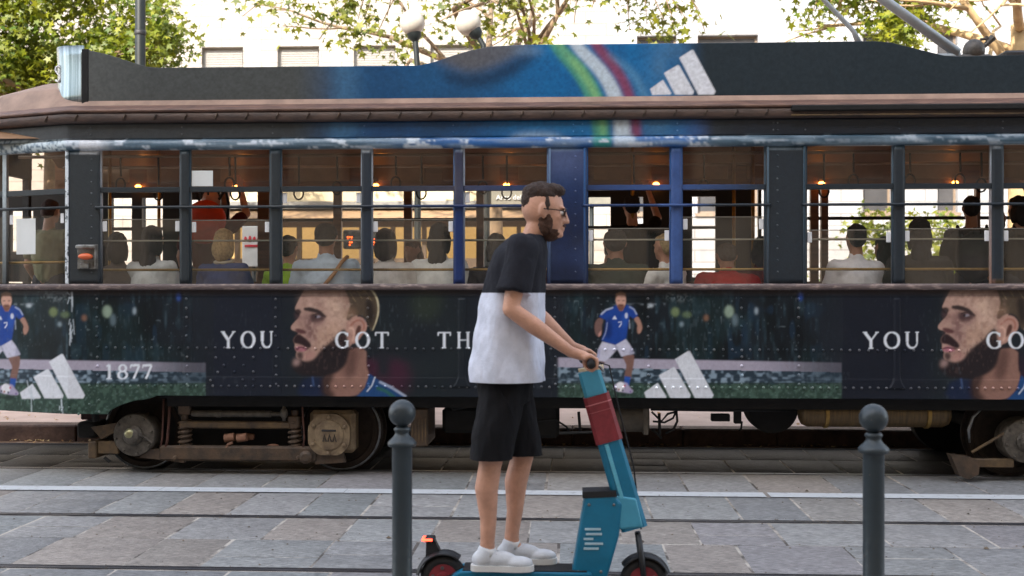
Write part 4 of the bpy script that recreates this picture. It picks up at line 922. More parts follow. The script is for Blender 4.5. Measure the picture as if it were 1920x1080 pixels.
for pts, r in (([(1000, 790), (1040, 786), (1062, 800), (1070, 812)], .009), ([(1222, 772), (1240, 790), (1252, 776), (1268, 772)], .010), ([(1224, 790), (1246, 792), (1262, 784), (1268, 770)], .009), ([(1268, 768), (1270, 790), (1262, 806), (1248, 812)], .010),
               ([(1222, 806), (1232, 812), (1240, 822)], .01), ([(1236, 775), (1237, 815)], .012), ([(1085, 772), (1088, 810)], .012), ([(1220, 767), (1350, 769), (1500, 770)], .014), ([(1330, 745), (1352, 752), (1370, 766)], .009),
               ([(835, 750), (850, 768), (900, 758), (920, 780)], .012), ([(905, 762), (910, 800), (898, 815)], .011), ([(890, 790), (905, 815)], .01)):
    mb.tube([g(a, b, YX+.2) for a, b in pts], r, 6)
mb.build('air_hose', M_RUBBER, tram, True)
mb = MB(); mb.cbox(g(1384, 0).x, g(1398, 0).x, YX+.2, YX+.26, g(0, 792).z, g(0, 766).z, .006); mb.tube([g(1391, 790, YX+.2), g(1390, 802, YX+.2), g(1386, 808, YX+.2)], .008, 6); mb.cbox(g(1340, 0).x, g(1376, 0).x, YX+.2, YX+.26, g(0, 788).z, g(0, 774).z, .006)
mb.build('linkage', M_BLACK, tram)
mb = MB(); mb.cbox(g(100, 0).x, g(200, 0).x, YX+.5, YX+.56, g(0, 800).z, zL0+.05, .01); mb.build('life_guard_bar', mat('deep_red_bar', C(52, 22, 18), .7, 0, .3, 9), tram)
mb = MB(); mb.cbox(g(166, 0).x, g(182, 0).x, YX-.02, YX+.3, g(0, 858).z, g(0, 826).z, .01); mb.cbox(g(182, 0).x, g(222, 0).x, YX+.0, YX+.04, g(0, 850).z, g(0, 826).z, .008)
mb.prism([(g(170, 0).x, g(0, 800).z), (g(218, 0).x, g(0, 792).z), (g(222, 0).x, g(0, 806).z), (g(190, 0).x, g(0, 822).z)], YX+.0, YX+.05); fixn(mb.build('rail_guard', M_RUST2, tram))
mb = MB(); mb.cbox(g(138, 0).x, g(176, 0).x, YX+.05, YX+.3, g(0, 822).z, g(0, 792).z, .02); mb.build('coupler', M_BLACK, tram, True, 40); mb = MB(); mb.tube([g(180, 790), g(176, 760)], .03, 8); mb.build('coupler_hanger', M_BLACK, tram, True, 40); mb = MB(); mb.tube([g(196, 858), g(206, 866)], .014, 8); mb.build('coupler_pin', M_BLACK, tram, True, 40)

# ------------------------------------------------------------------ street, track, pavements
ZF = .16
def paving(name, rows, xr, z, wr, tones, m, seed, gap=.0055, hj=.0012):
    r = random.Random(seed); V, F, Cc = [], [], []
    for (y0, y1) in rows:
        x = xr[0] + r.uniform(0, .4)
        while x < xr[1]:
            w = r.uniform(*wr); x1 = x+w; tone = r.choice(tones); k = r.uniform(.9, 1.1)
            if r.random() < .18 and y1-y0 > .5: segs = [(y0, y0+(y1-y0)*r.uniform(.35, .65))]; segs.append((segs[0][1], y1))
            else: segs = [(y0, y1)]
            for (ya, yb) in segs:
                kk = k*r.uniform(.94, 1.06); zz = z + r.uniform(-hj, hj); b = len(V); g1, g2, g3, g4 = (gap*r.uniform(.6, 1.5) for _ in range(4)); c = .007
                xo = [x+g1, x1-g2]; yo = [ya+g3, yb-g4]; sk = r.uniform(-.006, .006)
                tl = [r.uniform(-hj, hj)*.6 for _ in range(4)]
                inner = [(xo[0]+c, yo[0]+c, zz+tl[0]), (xo[1]-c, yo[0]+c, zz+tl[1]), (xo[1]-c+sk, yo[1]-c, zz+tl[2]), (xo[0]+c+sk, yo[1]-c, zz+tl[3])]
                outer = [(xo[0], yo[0], z-.004), (xo[1], yo[0], z-.004), (xo[1]+sk, yo[1], z-.004), (xo[0]+sk, yo[1], z-.004)]
                V += inner + outer; F += [(b, b+1, b+2, b+3)] + [(b+4+i, b+4+(i+1) % 4, b+(i+1) % 4, b+i) for i in range(4)]
                Cc += [tuple(lin(t)*kk*w_ for t, w_ in zip(tone, (1.02, 1.0, .97)))]*8
            x = x1
    return tag(np_mesh(name, V, np.array(F), m, None, False, np.array(Cc, np.float32)), kind='structure')
TONES = [(152, 153, 154), (145, 146, 148), (158, 156, 154), (160, 154, 149), (149, 147, 150), (146, 150, 152), (156, 156, 157), (141, 143, 146), (159, 152, 147), (151, 153, 154)]
M_STONE = mat('stone_slab', attr='art', rough=.6, var=.26, scale=9, bump=.9, bscale=45, spec=.4, stretch=(1, 1, 1), rvar=.1)
# a second, finer chisel pattern over the slabs
_n, _l = M_STONE.node_tree.nodes, M_STONE.node_tree.links
_w = _n.new('ShaderNodeTexNoise'); _w.inputs['Scale'].default_value = 60; _w.inputs['Detail'].default_value = 3
_tc = _n.new('ShaderNodeTexCoord'); _mp = _n.new('ShaderNodeMapping'); _mp.inputs['Rotation'].default_value = (0, 0, .7); _mp.inputs['Scale'].default_value = (.35, 1.2, 1)
_l.new(_tc.outputs['Object'], _mp.inputs[0]); _l.new(_mp.outputs[0], _w.inputs['Vector'])
_mr = _n.new('ShaderNodeMapRange'); _mr.inputs[1].default_value = .35; _mr.inputs[2].default_value = .68; _mr.inputs[3].default_value = .66; _mr.inputs[4].default_value = 1.2; _l.new(_w.outputs[0], _mr.inputs[0])
_p = _n['Principled BSDF']; _src = _p.inputs['Base Color'].links[0].from_socket
_mu = _n.new('ShaderNodeMix'); _mu.data_type = 'RGBA'; _mu.blend_type = 'MULTIPLY'; _mu.inputs[0].default_value = 1
_l.new(_src, _mu.inputs[6]); _l.new(_mr.outputs[0], _mu.inputs[7]); _l.new(_mu.outputs[2], _p.inputs['Base Color'])
M_JOINT = mat('sandy_joint', C(84, 78, 74), .9, 0, 0, 3, .5, 90, col2=C(186, 178, 168), thr=(.42, .58))
R1, R2, R3, R4 = 5.86, 7.23, YS+.47, YS+.47+1.445
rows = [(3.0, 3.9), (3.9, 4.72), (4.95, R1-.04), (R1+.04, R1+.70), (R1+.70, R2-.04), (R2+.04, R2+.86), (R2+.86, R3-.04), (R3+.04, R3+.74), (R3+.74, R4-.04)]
struct('road_bed', MB().add([(-60, -8.4, -.003), (60, -8.4, -.003), (60, 90, -.003), (-60, 90, -.003)], [(0, 1, 2, 3)]), M_JOINT)
paving('road', rows[7:], (-9, 9), 0, (.40, .62), [(30, 28, 27), (27, 25, 25), (35, 31, 29)], M_STONE, 6)  # slabs under the tram toned near black, its shade painted in
paving('road', rows[2:7], (-9, 9), 0, (.40, .62), TONES, M_STONE, 5)
# near pavement with the bollards
KN = 4.93
mbk = MB()
x = -9.0
while x < 9: w = rng.uniform(.9, 1.2); mbk.cbox(x+.003, x+w-.003, KN-.20, KN, -.05, .12, .012); x += w
struct('kerb', mbk, mat('grey_kerb', C(128, 126, 124), .7, 0, .2, 12, .4, 60))
struct('pavement_bed', MB().box(-60, 60, -8.2, KN-.203, -.05, .1165), M_JOINT)
paving('pavement', [(KN-.22-.45*(k+1), KN-.22-.45*k) for k in range(9)], (-7, 7), .12, (.5, .9), TONES, M_STONE, 8)
# far kerb and pavement
YK = R4 + .17
mbk = MB(); x = -14.0
while x < 14: w = rng.uniform(.85, 1.15); mbk.cbox(x+.004, x+w-.004, YK, YK+.26, -.05, ZF+rng.uniform(-.003, .003), .014); x += w
struct('kerb', mbk, mat('brown_kerb', C(96, 74, 64), .8, 0, 0, 10, .8, 40, col2=C(70, 52, 46)))
paving('road', [(R4+.04, YK-.005)], (-12, 12), 0, (.4, .7), [(150, 122, 96), (140, 112, 88)], M_STONE, 9)
M_PINK = mat('pink_stone', C(176, 150, 138), .7, 0, 0, 4, .3, 60, col2=C(196, 172, 160))
struct('far_pavement', MB().box(-60, 60, YK+.262, 17.5, -.05, ZF-.004), M_PINK)
struct('square', MB().box(-60, 60, 17.5, 60, -.05, ZF-.03), mat('square_paving', C(156, 146, 136), .8, 0, .15, 2, .2, 30))
# grooved rails
M_RAIL = mat('rail_steel', C(84, 84, 88), .38, .55, .35, 14, .2, 60, stretch=(.2, 1, 1))
for k, yr in enumerate((R1, R2, R3, R4)):
    mb = MB(); mb.box(-30, 30, yr-.030, yr+.008, -.02, .0035); mb.box(-30, 30, yr+.008, yr+.024, -.02, -.002); mb.box(-30, 30, yr+.024, yr+.036, -.02, .002)
    o = struct('tram_rail', mb, M_RAIL)
# painted white line
M_LINE = mat('road_paint', C(196, 200, 204), .6, 0, 0, 16, .3, 60, col2=C(150, 150, 150), thr=(.55, .75))
mb = MB(); x = -14.0
while x < 14:
    w = rng.uniform(1.0, 2.4); y0 = 8.07 + rng.gauss(0, .004); mb.add([(x, y0, .0065), (x+w, y0+rng.gauss(0, .003), .0065), (x+w, y0+.175, .0065), (x, y0+.175, .0065)], [(0, 1, 2, 3)]); x += w + rng.choice((.004, .004, .03))
struct('road_line', mb, M_LINE)
# fallen leaves and grit in the far gutter
gv, gf = [], []
for k in range(420):
    x = nrng.uniform(-7, 7); y = YK - abs(nrng.normal(.04, .05)) if k % 3 else YK+.3+abs(nrng.normal(0, .8)); z = (.004 if k % 3 else ZF+.002); s = nrng.uniform(.008, .03); a = nrng.uniform(0, 6.3); b = len(gv)
    for t, rr in ((0, 1), (1.2, .7), (2.3, .9), (3.5, .8), (4.9, .7)): gv.append((x+s*rr*math.cos(t+a), y+s*rr*math.sin(t+a), z+nrng.uniform(0, .02)))
    gf += [(b, b+1, b+2), (b, b+2, b+3), (b, b+3, b+4)]
tag(np_mesh('fallen_leaves', gv, np.array(gf), mat('dry_leaf', C(176, 124, 70), .7, 0, 0, 3, col2=C(196, 176, 130))), 'dry leaves and grit lying along the far kerb', 'leaf litter', kind='stuff')

gv, gf = [], []
for k in range(700):
    x = nrng.uniform(-6, 6); y = nrng.uniform(5.2, 9.0) if k % 2 else nrng.choice([R1, R2, R2+.86, R1+.7, R3])+nrng.normal(0, .04); s = nrng.uniform(.003, .010)*(2.2 if k % 35 == 0 else 1); a = nrng.uniform(0, 6.3); b = len(gv)
    for t in range(4): gv.append((x+s*math.cos(t*1.57+a), y+s*math.sin(t*1.57+a)*.8, .0035))
    gv.append((x, y, .004+s*.6)); gf += [(b+t, b+(t+1) % 4, b+4) for t in range(4)]
tag(np_mesh('grit', gv, np.array(gf), mat('grit', C(120, 104, 84), .8, 0, 0, 2, col2=C(70, 62, 56))), 'small grit and leaf crumbs scattered over the stone slabs', 'grit', kind='stuff')

# ------------------------------------------------------------------ bollards
M_BOL = mat('bollard_paint', C(48, 57, 62), .38, .15, 0, 26, .2, 40, rvar=.1, col2=C(104, 92, 84), thr=(.66, .70))
def bollard(px, py_top, Y, label):
    p = at(px, py_top, Y); H = p.z-.12; t = thing('bollard', label, 'bollard', (p.x, Y, .12), 'cast iron ball bollards along the kerb')
    rb = .0575
    MB().lathe([(.075, 0), (.075, .05), (.060, .07), (.050, .085), (.0425, .10), (.0425, H-.205), (.0445, H-.20)], (p.x, Y, .12), n=48).build('post', M_BOL, t, True, 50)
    MB().lathe([(.0445, H-.2), (.058, H-.198), (.0620, H-.190), (.0615, H-.182), (.054, H-.172), (.040, H-.160), (.031, H-.148), (.029, H-.138), (.036, H-.130), (.034, H-.122), (.024, H-.114)], (p.x, Y, .12), n=48).build('collar', M_BOL, t, True, 60)
    mb = MB(); mb.ell((p.x, Y, .12+H-rb), (rb, rb, rb), 48, 30); mb.build('ball', M_BOL, t, True)
bollard(754, 749, 4.72, 'dark grey ball-topped bollard beside the scooter rear wheel')
bollard(1638, 757, 4.60, 'dark grey ball-topped bollard standing alone in front of the air tank')

# ------------------------------------------------------------------ trees
M_LEAF = mat('plane_leaf', C(66, 94, 26), .5, 0, 0, 2.2, col2=C(142, 142, 28), trans=.42)
M_LEAFD = mat('plane_leaf_deep', C(62, 82, 26), .5, 0, 0, 2.0, col2=C(136, 134, 30), trans=.4)
M_BARK = mat('plane_bark', C(140, 116, 88), .8, 0, 0, 5, .4, 20, col2=C(96, 82, 66))
M_BARKT = mat('pale_bark', C(186, 160, 118), .8, 0, 0, 5, .3, 20, col2=C(150, 124, 88))
lt = [(0, 0, 0)]
for k in range(10):
    a = math.pi*2*k/10 + math.pi/2; rr = (.5 if k % 2 == 0 else .24) * (1.0 if k in (0, 2, 8) else .85); lt.append((rr*math.cos(a), rr*math.sin(a), -.07*(rr/.5)**2 + .02*(k % 2)))
LT = np.array(lt); LF = np.array([(0, i, i % 10+1) for i in range(1, 11)])
def leaves(name, centres, spread, n, size, m, parent, seed, droop=.5, stem=None):
    g = np.random.default_rng(seed); C_ = np.array(centres); idx = g.integers(0, len(C_), n); S = np.array(spread)[idx] if np.ndim(spread) > 0 and len(np.shape(spread)) == 2 else np.broadcast_to(spread, (n, 3))
    P = C_[idx] + g.normal(0, 1, (n, 3))*S*.5; sz = size*g.uniform(.6, 1.25, n)
    nrm = g.normal(0, 1, (n, 3)); nrm[:, 2] = abs(nrm[:, 2])*.8+.3; nrm[:, 1] -= .5; nrm /= np.linalg.norm(nrm, axis=1)[:, None]
    up = g.normal(0, .6, (n, 3)); up[:, 2] -= droop*1.6; a = np.cross(up, nrm); a /= np.linalg.norm(a, axis=1)[:, None]+1e-9; b = np.cross(nrm, a)
    V = P[:, None] + sz[:, None, None]*(LT[None, :, 0, None]*a[:, None] + LT[None, :, 1, None]*b[:, None] + LT[None, :, 2, None]*nrm[:, None])
    F = (LF[None] + (np.arange(n)*11)[:, None, None]).reshape(-1, 3)
    return np_mesh(name, V.reshape(-1, 3), F, m, parent)
def limb(mb, p, d, L, r, depth, ends, rg, spread=.6):
    pts = [Vector(p)]; n = 4; dd = Vector(d).normalized()
    for i in range(n):
        dd = (dd + Vector((rg.gauss(0, .13), rg.gauss(0, .13), rg.gauss(0, .1)))).normalized(); pts.append(pts[-1] + dd*L/n)
    mb.tube(pts, [r*(1-.45*i/n) for i in range(n+1)], 8 if r > .03 else 5)
    if depth == 0: ends.append(tuple(pts[-1])); ends.append(tuple(pts[-2])); return
    for k in range(rg.choice((2, 3))):
        i = rg.choice((n-2, n-1, n)); nd = (dd + Vector((rg.gauss(0, spread), rg.gauss(0, spread), rg.gauss(-.05, spread*.6)))).normalized()
        limb(mb, pts[i], nd, L*rg.uniform(.6, .8), r*.5, depth-1, ends, rg, spread)
def tree(name, label, cat, base, H, R_, seed, nleaf, size, mleaf, mbark, clumps, spread, tr=.16, lean=(0, 0), low=None, depth=3):
    t = thing(name, label, cat, base); rg = random.Random(seed); mb = MB(); ends = []
    bx, by, bz = base; top = Vector((bx+lean[0], by+lean[1], bz+H*.45)); mb.tube([(bx, by, bz-.1), (bx+lean[0]*.3, by, bz+H*.15), (bx+lean[0]*.7, by+lean[1]*.6, bz+H*.32), tuple(top)], [tr*1.3, tr, tr*.85, tr*.7], 14)
    for k in range(7):
        a = 2*math.pi*k/7 + rg.uniform(-.3, .3); limb(mb, top-Vector((0, 0, rg.uniform(0, H*.08))), (math.cos(a), math.sin(a), rg.uniform(.25, 1.1)), R_*.55, tr*.42, depth-1, ends, rg)
    mb.build('trunk', mbark, t, True)
    ends = [e for e in ends if low is None or e[2] > low]
    cs = ends + clumps; sp = [(spread,)*3]*len(ends) + [(.34, .34, .26)]*len(clumps)
    w = []; 
    leaves('crown', cs, np.array(sp), nleaf, size, mleaf, t, seed+1)
    return t
def clump(px0, px1, py0, py1, Y0, Y1, n, seed):
    g = random.Random(seed); return [tuple(at(g.uniform(px0, px1), g.uniform(py0, py1), g.uniform(Y0, Y1))) for _ in range(n)]
def twigs(parent, cl, src, m, seed, r=.012):
    mb = MB(); g = random.Random(seed)
    for c in cl:
        c = Vector(c); s = min(src, key=lambda q: (Vector(q)-c).length + g.uniform(0, .5)); s = Vector(s); mid = (s+c)/2 + Vector((g.gauss(0, .1), g.gauss(0, .1), .25))
        mb.tube([s, mid, c], [r*2, r*1.3, r*.5], 5)
    return mb.build('branch', m, parent, True)
bA = at(90, 700, 16.0)
cA = clump(-170, 250, -160, 140, 15.0, 17.2, 80, 1) + clump(-150, 110, 60, 230, 15, 17, 34, 2) + clump(150, 330, 55, 118, 15.3, 16.5, 16, 3) + clump(-120, 300, -60, 60, 15, 17, 30, 12)
tA = tree('plane_tree', 'dense yellow green plane tree behind the tram cab', 'tree', (bA.x, 16.2, ZF), 9.5, 2.0, 11, 21000, .13, M_LEAF, M_BARK, cA, .6, .17, low=3.6)
bB = at(925, 700, 17.5)
cB = (clump(405, 440, -30, 14, 14.6, 15.2, 3, 4) + clump(520, 560, -40, 30, 14.6, 15.4, 6, 5) + clump(572, 700, -30, 50, 14.8, 15.6, 16, 6) + clump(640, 690, 50, 96, 15, 15.4, 5, 7) + clump(728, 790, 45, 118, 15, 16.5, 9, 8)
      + clump(815, 1010, -60, 70, 15.5, 17.5, 46, 9) + clump(1000, 1240, -60, 62, 15, 17, 26, 10) + clump(1235, 1330, 0, 66, 15, 16, 8, 13) + clump(600, 1300, -260, -30, 15, 18.5, 110, 14))
tB = tree('plane_tree', 'broad plane tree with a dark trunk rising behind the globe lamps', 'tree', (bB.x, 17.6, ZF), 11.0, 3.4, 21, 3600, .155, M_LEAFD, M_BARK, cB, .6, .15, low=5.9)
twigs(tB, clump(1000, 1330, -10, 60, 15, 16, 18, 31) + clump(420, 760, -20, 80, 15, 15.6, 14, 32), clump(700, 1250, -220, -90, 16, 17.5, 20, 33), M_BARK, 3)
bC = at(1905, 700, 14.6)
cC = clump(1500, 1660, -50, 44, 14.6, 15.6, 16, 15) + clump(1640, 1730, 30, 84, 14.6, 15.6, 12, 16) + clump(1690, 1800, -40, 24, 14.6, 15.6, 9, 17) + clump(1480, 1900, -280, -60, 14, 17, 60, 18)
tC = tree('plane_tree', 'plane tree with a pale sunlit trunk at the right edge', 'tree', (bC.x+.05, 14.6, ZF), 10.5, 3.0, 41, 4200, .15, M_LEAF, M_BARKT, cC, .55, .155, low=5.9)
twigs(tC, clump(1500, 1760, -20, 60, 14.8, 15.4, 14, 34), clump(1600, 1900, -220, -100, 15, 16, 14, 35), M_BARKT, 4)
for k, (px, Y, h, lb) in enumerate(((1660, 20.0, 3.1, 'small yellow green tree seen through the right-hand tram windows'), (1745, 23.0, 3.6, 'bushy young tree seen past the dark-haired passenger at the right'))):
    p = at(px, 560, Y); cl = clump(px-60, px+60, 405, 455, Y-.5, Y+.5, 14, 50+k)
    tree('young_tree', lb, 'tree', (p.x, Y, ZF), h, 1.0, 60+k, 900, .16, M_LEAF, M_BARK, cl, .4, .06, depth=2)

# ------------------------------------------------------------------ lamps and poles behind the tram
M_GLOBE = mat('opal_globe', C(172, 166, 156), .2, 0, .03, 3, spec=.6)
M_IRON = mat('dark_green_iron', C(22, 29, 30), .5, .2, .2, 10)
def globe_lamp(px, py, stem, label):
    Y = 14.0; c = at(px, py, Y); r = .160
    b = at(*stem[-1], Y); t = thing('street_lamp', label, 'street lamp', (b.x, Y, ZF), 'globe street lamps behind the tram')
    mb = MB(); pts = [at(a, bb, Y) for a, bb in stem]; mb.tube([(c.x, c.y, c.z-r*.8)] + [tuple(p) for p in pts] + [(b.x, Y, ZF)], [.03]+[.036]*len(pts)+[.05], 12); mb.lathe([(.11, 0), (.11, .25), (.07, .35), (.06, .9)], (b.x, Y, ZF), n=20)
    mb.build('post', M_IRON, t, True, 50)
    d = (Vector((c.x, c.y, c.z))-pts[0]).normalized(); mb = MB(); q = Vector(c)-d*r*.98; mb.tube([q-d*.09, q-d*.03, q+d*.03, q+d*.05], [.03, .085, .092, .06], 20); mb.build('socket', M_IRON, t, True, 40)
    mb = MB(); mb.ell(c, (r, r, r), 32, 20); mb.build('globe', M_GLOBE, t, True)
globe_lamp(773, 43, [(779, 78), (783, 130)], 'globe street lamp on a straight post left of its pair')
globe_lamp(878, 43, [(893, 64), (906, 84), (912, 130)], 'globe street lamp with a bent neck next to the tree trunk')
p = at(263, 300, 13.2); t = thing('utility_pole', 'tall dark steel pole standing behind the tram near the left tree', 'pole', (p.x, 13.2, ZF))
mb = MB(); mb.lathe([(.12, 0), (.12, .4), (.07, .45), (.065, 3), (.052, 8.5), (.01, 8.6)], (p.x, 13.2, ZF), n=24); mb.build('shaft', M_IRON, t, True, 40)
mb = MB(); mb.lathe([(.062, 0), (.068, .01), (.068, .05), (.062, .06)], (p.x, 13.2, 4.55), n=24); mb.build('clamp_ring', M_DARK, t, True)

# ------------------------------------------------------------------ buildings
def facade(name, label, y, x0, x1, z1, wins, mwall, mtrim, mshut, facing=-1, depth=10.0, skip=()):
    "wall with real openings: wins = (x0, x1, z0, z1, closed fraction)"
    t = thing(name, label, 'building', ((x0+x1)/2, y+5*(-facing), 0)); ya, yb = (y, y+.35) if facing < 0 else (y-.35, y)
    mb = MB(); zs = sorted(set([w[2] for w in wins])); rowsd = {}
    for w in wins: rowsd.setdefault((w[2], w[3]), []).append(w)
    z = 0
    for (za, zb) in sorted(rowsd):
        mb.box(x0, x1, ya, yb, z, za); xx = x0
        for w in sorted(rowsd[(za, zb)]): mb.box(xx, w[0], ya, yb, za, zb); xx = w[1]
        mb.box(xx, x1, ya, yb, za, zb); z = zb
    mb.box(x0, x1, ya, yb, z, z1); s = 1 if facing < 0 else -1
    mb.box(x0, x1, min(ya, yb)+(.6 if s > 0 else -depth), min(ya, yb)+(depth if s > 0 else -.25), 0, z1-.05)
    mb.build('wall', mwall, t)
    for w in wins:
        fr = MB(); yo = ya if s > 0 else yb; f = .06
        yy = sorted((yo+.18*s, yo+.24*s)); fr.box(w[0], w[0]+f, *yy, w[2], w[3]); fr.box(w[1]-f, w[1], *yy, w[2], w[3]); fr.box(w[0]+f, w[1]-f, *yy, w[2], w[2]+f); fr.box(w[0]+f, w[1]-f, *yy, w[3]-f, w[3])
        yy2 = sorted((yo-.06*s, yo+.17*s)); fr.box(w[0]-.06, w[1]+.06, *yy2, w[2]-.09, w[2]-.001)
        wn = fr.build('window', mtrim, t)
        if w[4] > 0:
            sh = MB(); zz = w[3]-f; hh = w[4]*(w[3]-w[2]-2*f); k = int(hh/.07)+1; y3 = sorted((yo+.15*s, yo+.17*s))
            for i in range(k): sh.box(w[0]+f+.004, w[1]-f-.004, *y3, zz-(i+1)*hh/k+.012, zz-i*hh/k)
            sh.build('shutter', mshut, wn)
        gl = MB(); y4 = sorted((yo+.20*s, yo+.21*s)); gl.box(w[0]+f, w[1]-f, *y4, w[2]+f, w[3]-f); gl.build('pane', mat('dark_window_glass', C(70, 70, 72), .12, 0, .2, 1), wn)
    return t
def course_mat(name, c1, c2, sc=(1, 1, 1), mort=.012):
    m = mat(name, c1, .8, 0, 0, 3, .25, 30, col2=c2); n, l = m.node_tree.nodes, m.node_tree.links
    br = n.new('ShaderNodeTexBrick'); br.inputs['Scale'].default_value = 1; br.inputs['Mortar Size'].default_value = mort; br.inputs['Brick Width'].default_value = 1.1; br.inputs['Row Height'].default_value = .32
    tc = n.new('ShaderNodeTexCoord'); mp = n.new('ShaderNodeMapping'); mp.inputs['Rotation'].default_value = (R(-90), 0, 0); l.new(tc.outputs['Object'], mp.inputs[0]); l.new(mp.outputs[0], br.inputs[0])
    br.inputs['Color1'].default_value = (1, 1, 1, 1); br.inputs['Color2'].default_value = (.86, .86, .86, 1); br.inputs['Mortar'].default_value = (.55, .53, .5, 1)
    p = n['Principled BSDF']; src = p.inputs['Base Color'].links[0].from_socket; mu = n.new('ShaderNodeMix'); mu.data_type = 'RGBA'; mu.blend_type = 'MULTIPLY'; mu.inputs[0].default_value = 1
    l.new(src, mu.inputs[6]); l.new(br.outputs[0], mu.inputs[7]); l.new(mu.outputs[2], p.inputs['Base Color']); return m
M_TRAV = course_mat('travertine', C(142, 136, 128), C(160, 154, 147))
M_PALE = mat('white_trim', C(160, 156, 148), .6, 0, .05)
M_SHUT = mat('pale_shutter', C(128, 124, 118), .6, 0, .06)
YBG = 30.0
def bz(py): return Z(py, YBG)
wins = []
s0 = X(378, YBG); pitch = X(520, YBG)-X(378, YBG); ww = X(456, YBG)-X(378, YBG)
fl = [(bz(150), bz(82), 1.0), (bz(150)+3.3, bz(82)+3.3, 1.0), (bz(150)+6.6, bz(82)+6.6, .6)]
for (za, zb, c) in fl:
    for k in range(-6, 4): wins.append((s0+k*pitch, s0+k*pitch+ww, za, zb, c if k % 3 else .7 if c < 1 else 1))
    for px in (1100, 1290, 1395): pass
fa = facade('apartment_building', 'pale stone building with roller shutters behind the left trees', YBG, -40, X(1160, YBG), 15.5, wins, M_TRAV, M_PALE, M_SHUT)
wins = []
for (za, zb) in ((bz(150), bz(70)), (bz(150)+3.4, bz(70)+3.4), (bz(150)-3.6, bz(70)-3.5)):
    for a, b in ((1190, 1262), (1300, 1410), (1600, 1652), (1735, 1772), (1990, 2060), (2200, 2270)): wins.append((X(a, YBG+1), X(b, YBG+1), za, zb, .0 if za > 7 else .4))
fb = facade('office_building', 'white stone building with dark windows at the right, behind the pantograph', YBG, X(1160, YBG)+.005, 45, 17.5, wins, course_mat('white_stone', C(142, 143, 146), C(158, 158, 160), mort=.016), mat('brown_frame', C(120, 104, 88), .6), mat('beige_blind', C(150, 134, 112), .7))
# the block across the street behind the camera: its shade lies over the street
wins = []
for f in range(6):
    for k in range(-31, 32): wins.append((k*2.4-.55, k*2.4+.55, 1.0+3.1*f, 2.9+3.1*f, .3 if (k*7+f*5) % 3 else .9))
fc = facade('shading_building', 'beige plaster block standing across the street behind the viewer', -9.0, -75, 75, 20.3, wins, mat('beige_plaster', C(190, 168, 140), .8, 0, .1, 2), M_PALE, mat('green_shutter', C(70, 84, 70), .6), facing=1)

# shop front seen through the left and middle windows
YQ = 21.0
q = lambda a, b: at(a, b, YQ); x0, x1 = X(386, YQ), X(1092, YQ)
t = thing('shop_kiosk', 'cream and ochre kiosk with lit yellow windows, seen through the tram', 'kiosk', ((x0+x1)/2, YQ+1, ZF-.03))
zq = lambda r: Z(r, YQ)
MB().box(x0, x1, YQ, YQ+2.4, zq(378), zq(353)).build('fascia', mat('cream_fascia', C(206, 190, 156), .6, 0, .06, 2), t)
MB().box(x0-.1, x1+.1, YQ-.25, YQ+2.5, zq(391), zq(378)).build('grey_lintel', mat('grey_lintel', C(120, 120, 118), .6), t)
MB().add([(x0, YQ-.02, zq(392)), (x1, YQ-.02, zq(392)), (x1, YQ-.6, zq(412)), (x0, YQ-.6, zq(412)), (x0, YQ-.02, zq(390)), (x1, YQ-.02, zq(390)), (x1, YQ-.6, zq(410)), (x0, YQ-.6, zq(410))], [(0, 3, 2, 1), (4, 5, 6, 7), (0, 1, 5, 4), (1, 2, 6, 5), (2, 3, 7, 6), (3, 0, 4, 7)]).build('awning', mat('ochre_awning', C(150, 122, 92), .7, 0, .12, 1), t)
mb = MB(); mb.box(x0, x1, YQ, YQ+.1, zq(425), zq(412)); mb.box(x0, x1, YQ, YQ+.1, ZF-.03, zq(484))
for k in range(13): x = x0+(x1-x0)*k/12; mb.box(x-.04, x+.04, YQ-.01, YQ+.11, zq(484), zq(425))
mb.build('frame', mat('brown_shop_frame', C(82, 66, 52), .6), t)
mb = MB(); mb.box(x0+.05, x1-.05, YQ+.5, YQ+.55, zq(500), zq(412)); mb.build('lit_interior', mat('warm_interior', C(200, 168, 110), .7, 0, 0, 1.6, emit=C(255, 206, 130), estr=.16, col2=C(120, 90, 50)), t)
tx_ = bpy.data.curves.new('t', 'FONT'); tx_.body = 'Arco della Pace'; tx_.size = .24; tx_.extrude = .01; tx_.space_character = 1.05
to = bpy.data.objects.new('t', tx_); COL.objects.link(to); dg = bpy.context.evaluated_depsgraph_get(); me = bpy.data.meshes.new_from_object(to.evaluated_get(dg)); bpy.data.objects.remove(to)
sg = at(930, 374, 14.0); st = thing('stop_sign_board', 'grey stop name board on a thin post, seen through the fifth tram window', 'sign', (sg.x+.5, 14.06, ZF))
MB().cbox(sg.x-.12, sg.x+1.7, 14.03, 14.09, Z(384, 14), Z(356, 14), .01).build('board', mat('grey_sign', C(120, 118, 108), .5), st)
MB().tube([(sg.x+1.2, 14.12, ZF), (sg.x+1.2, 14.12, Z(356, 14))], .03, 10).build('post', M_IRON, st, True)
tm = finish(me, 'lettering', M_WHITE, st); 
for v in tm.data.vertices: v.co = Vector((v.co.x*.36, -v.co.z, v.co.y*.36)) + Vector((sg.x, 14.02, Z(374, 14))) - st.location
a = at(648, 462, 19.5); st = thing('led_panel', 'dark display board with orange characters, seen between passengers', 'display', (a.x+.25, 19.6, ZF))
MB().cbox(a.x-.05, a.x+.62, 19.5, 19.66, Z(466, 19.5), Z(430, 19.5), .02).build('casing', M_BLACK, st); MB().tube([(a.x+.35, 19.6, ZF), (a.x+.35, 19.6, Z(466, 19.5))], .04, 10).build('post', M_IRON, st, True)
mb = MB(); 
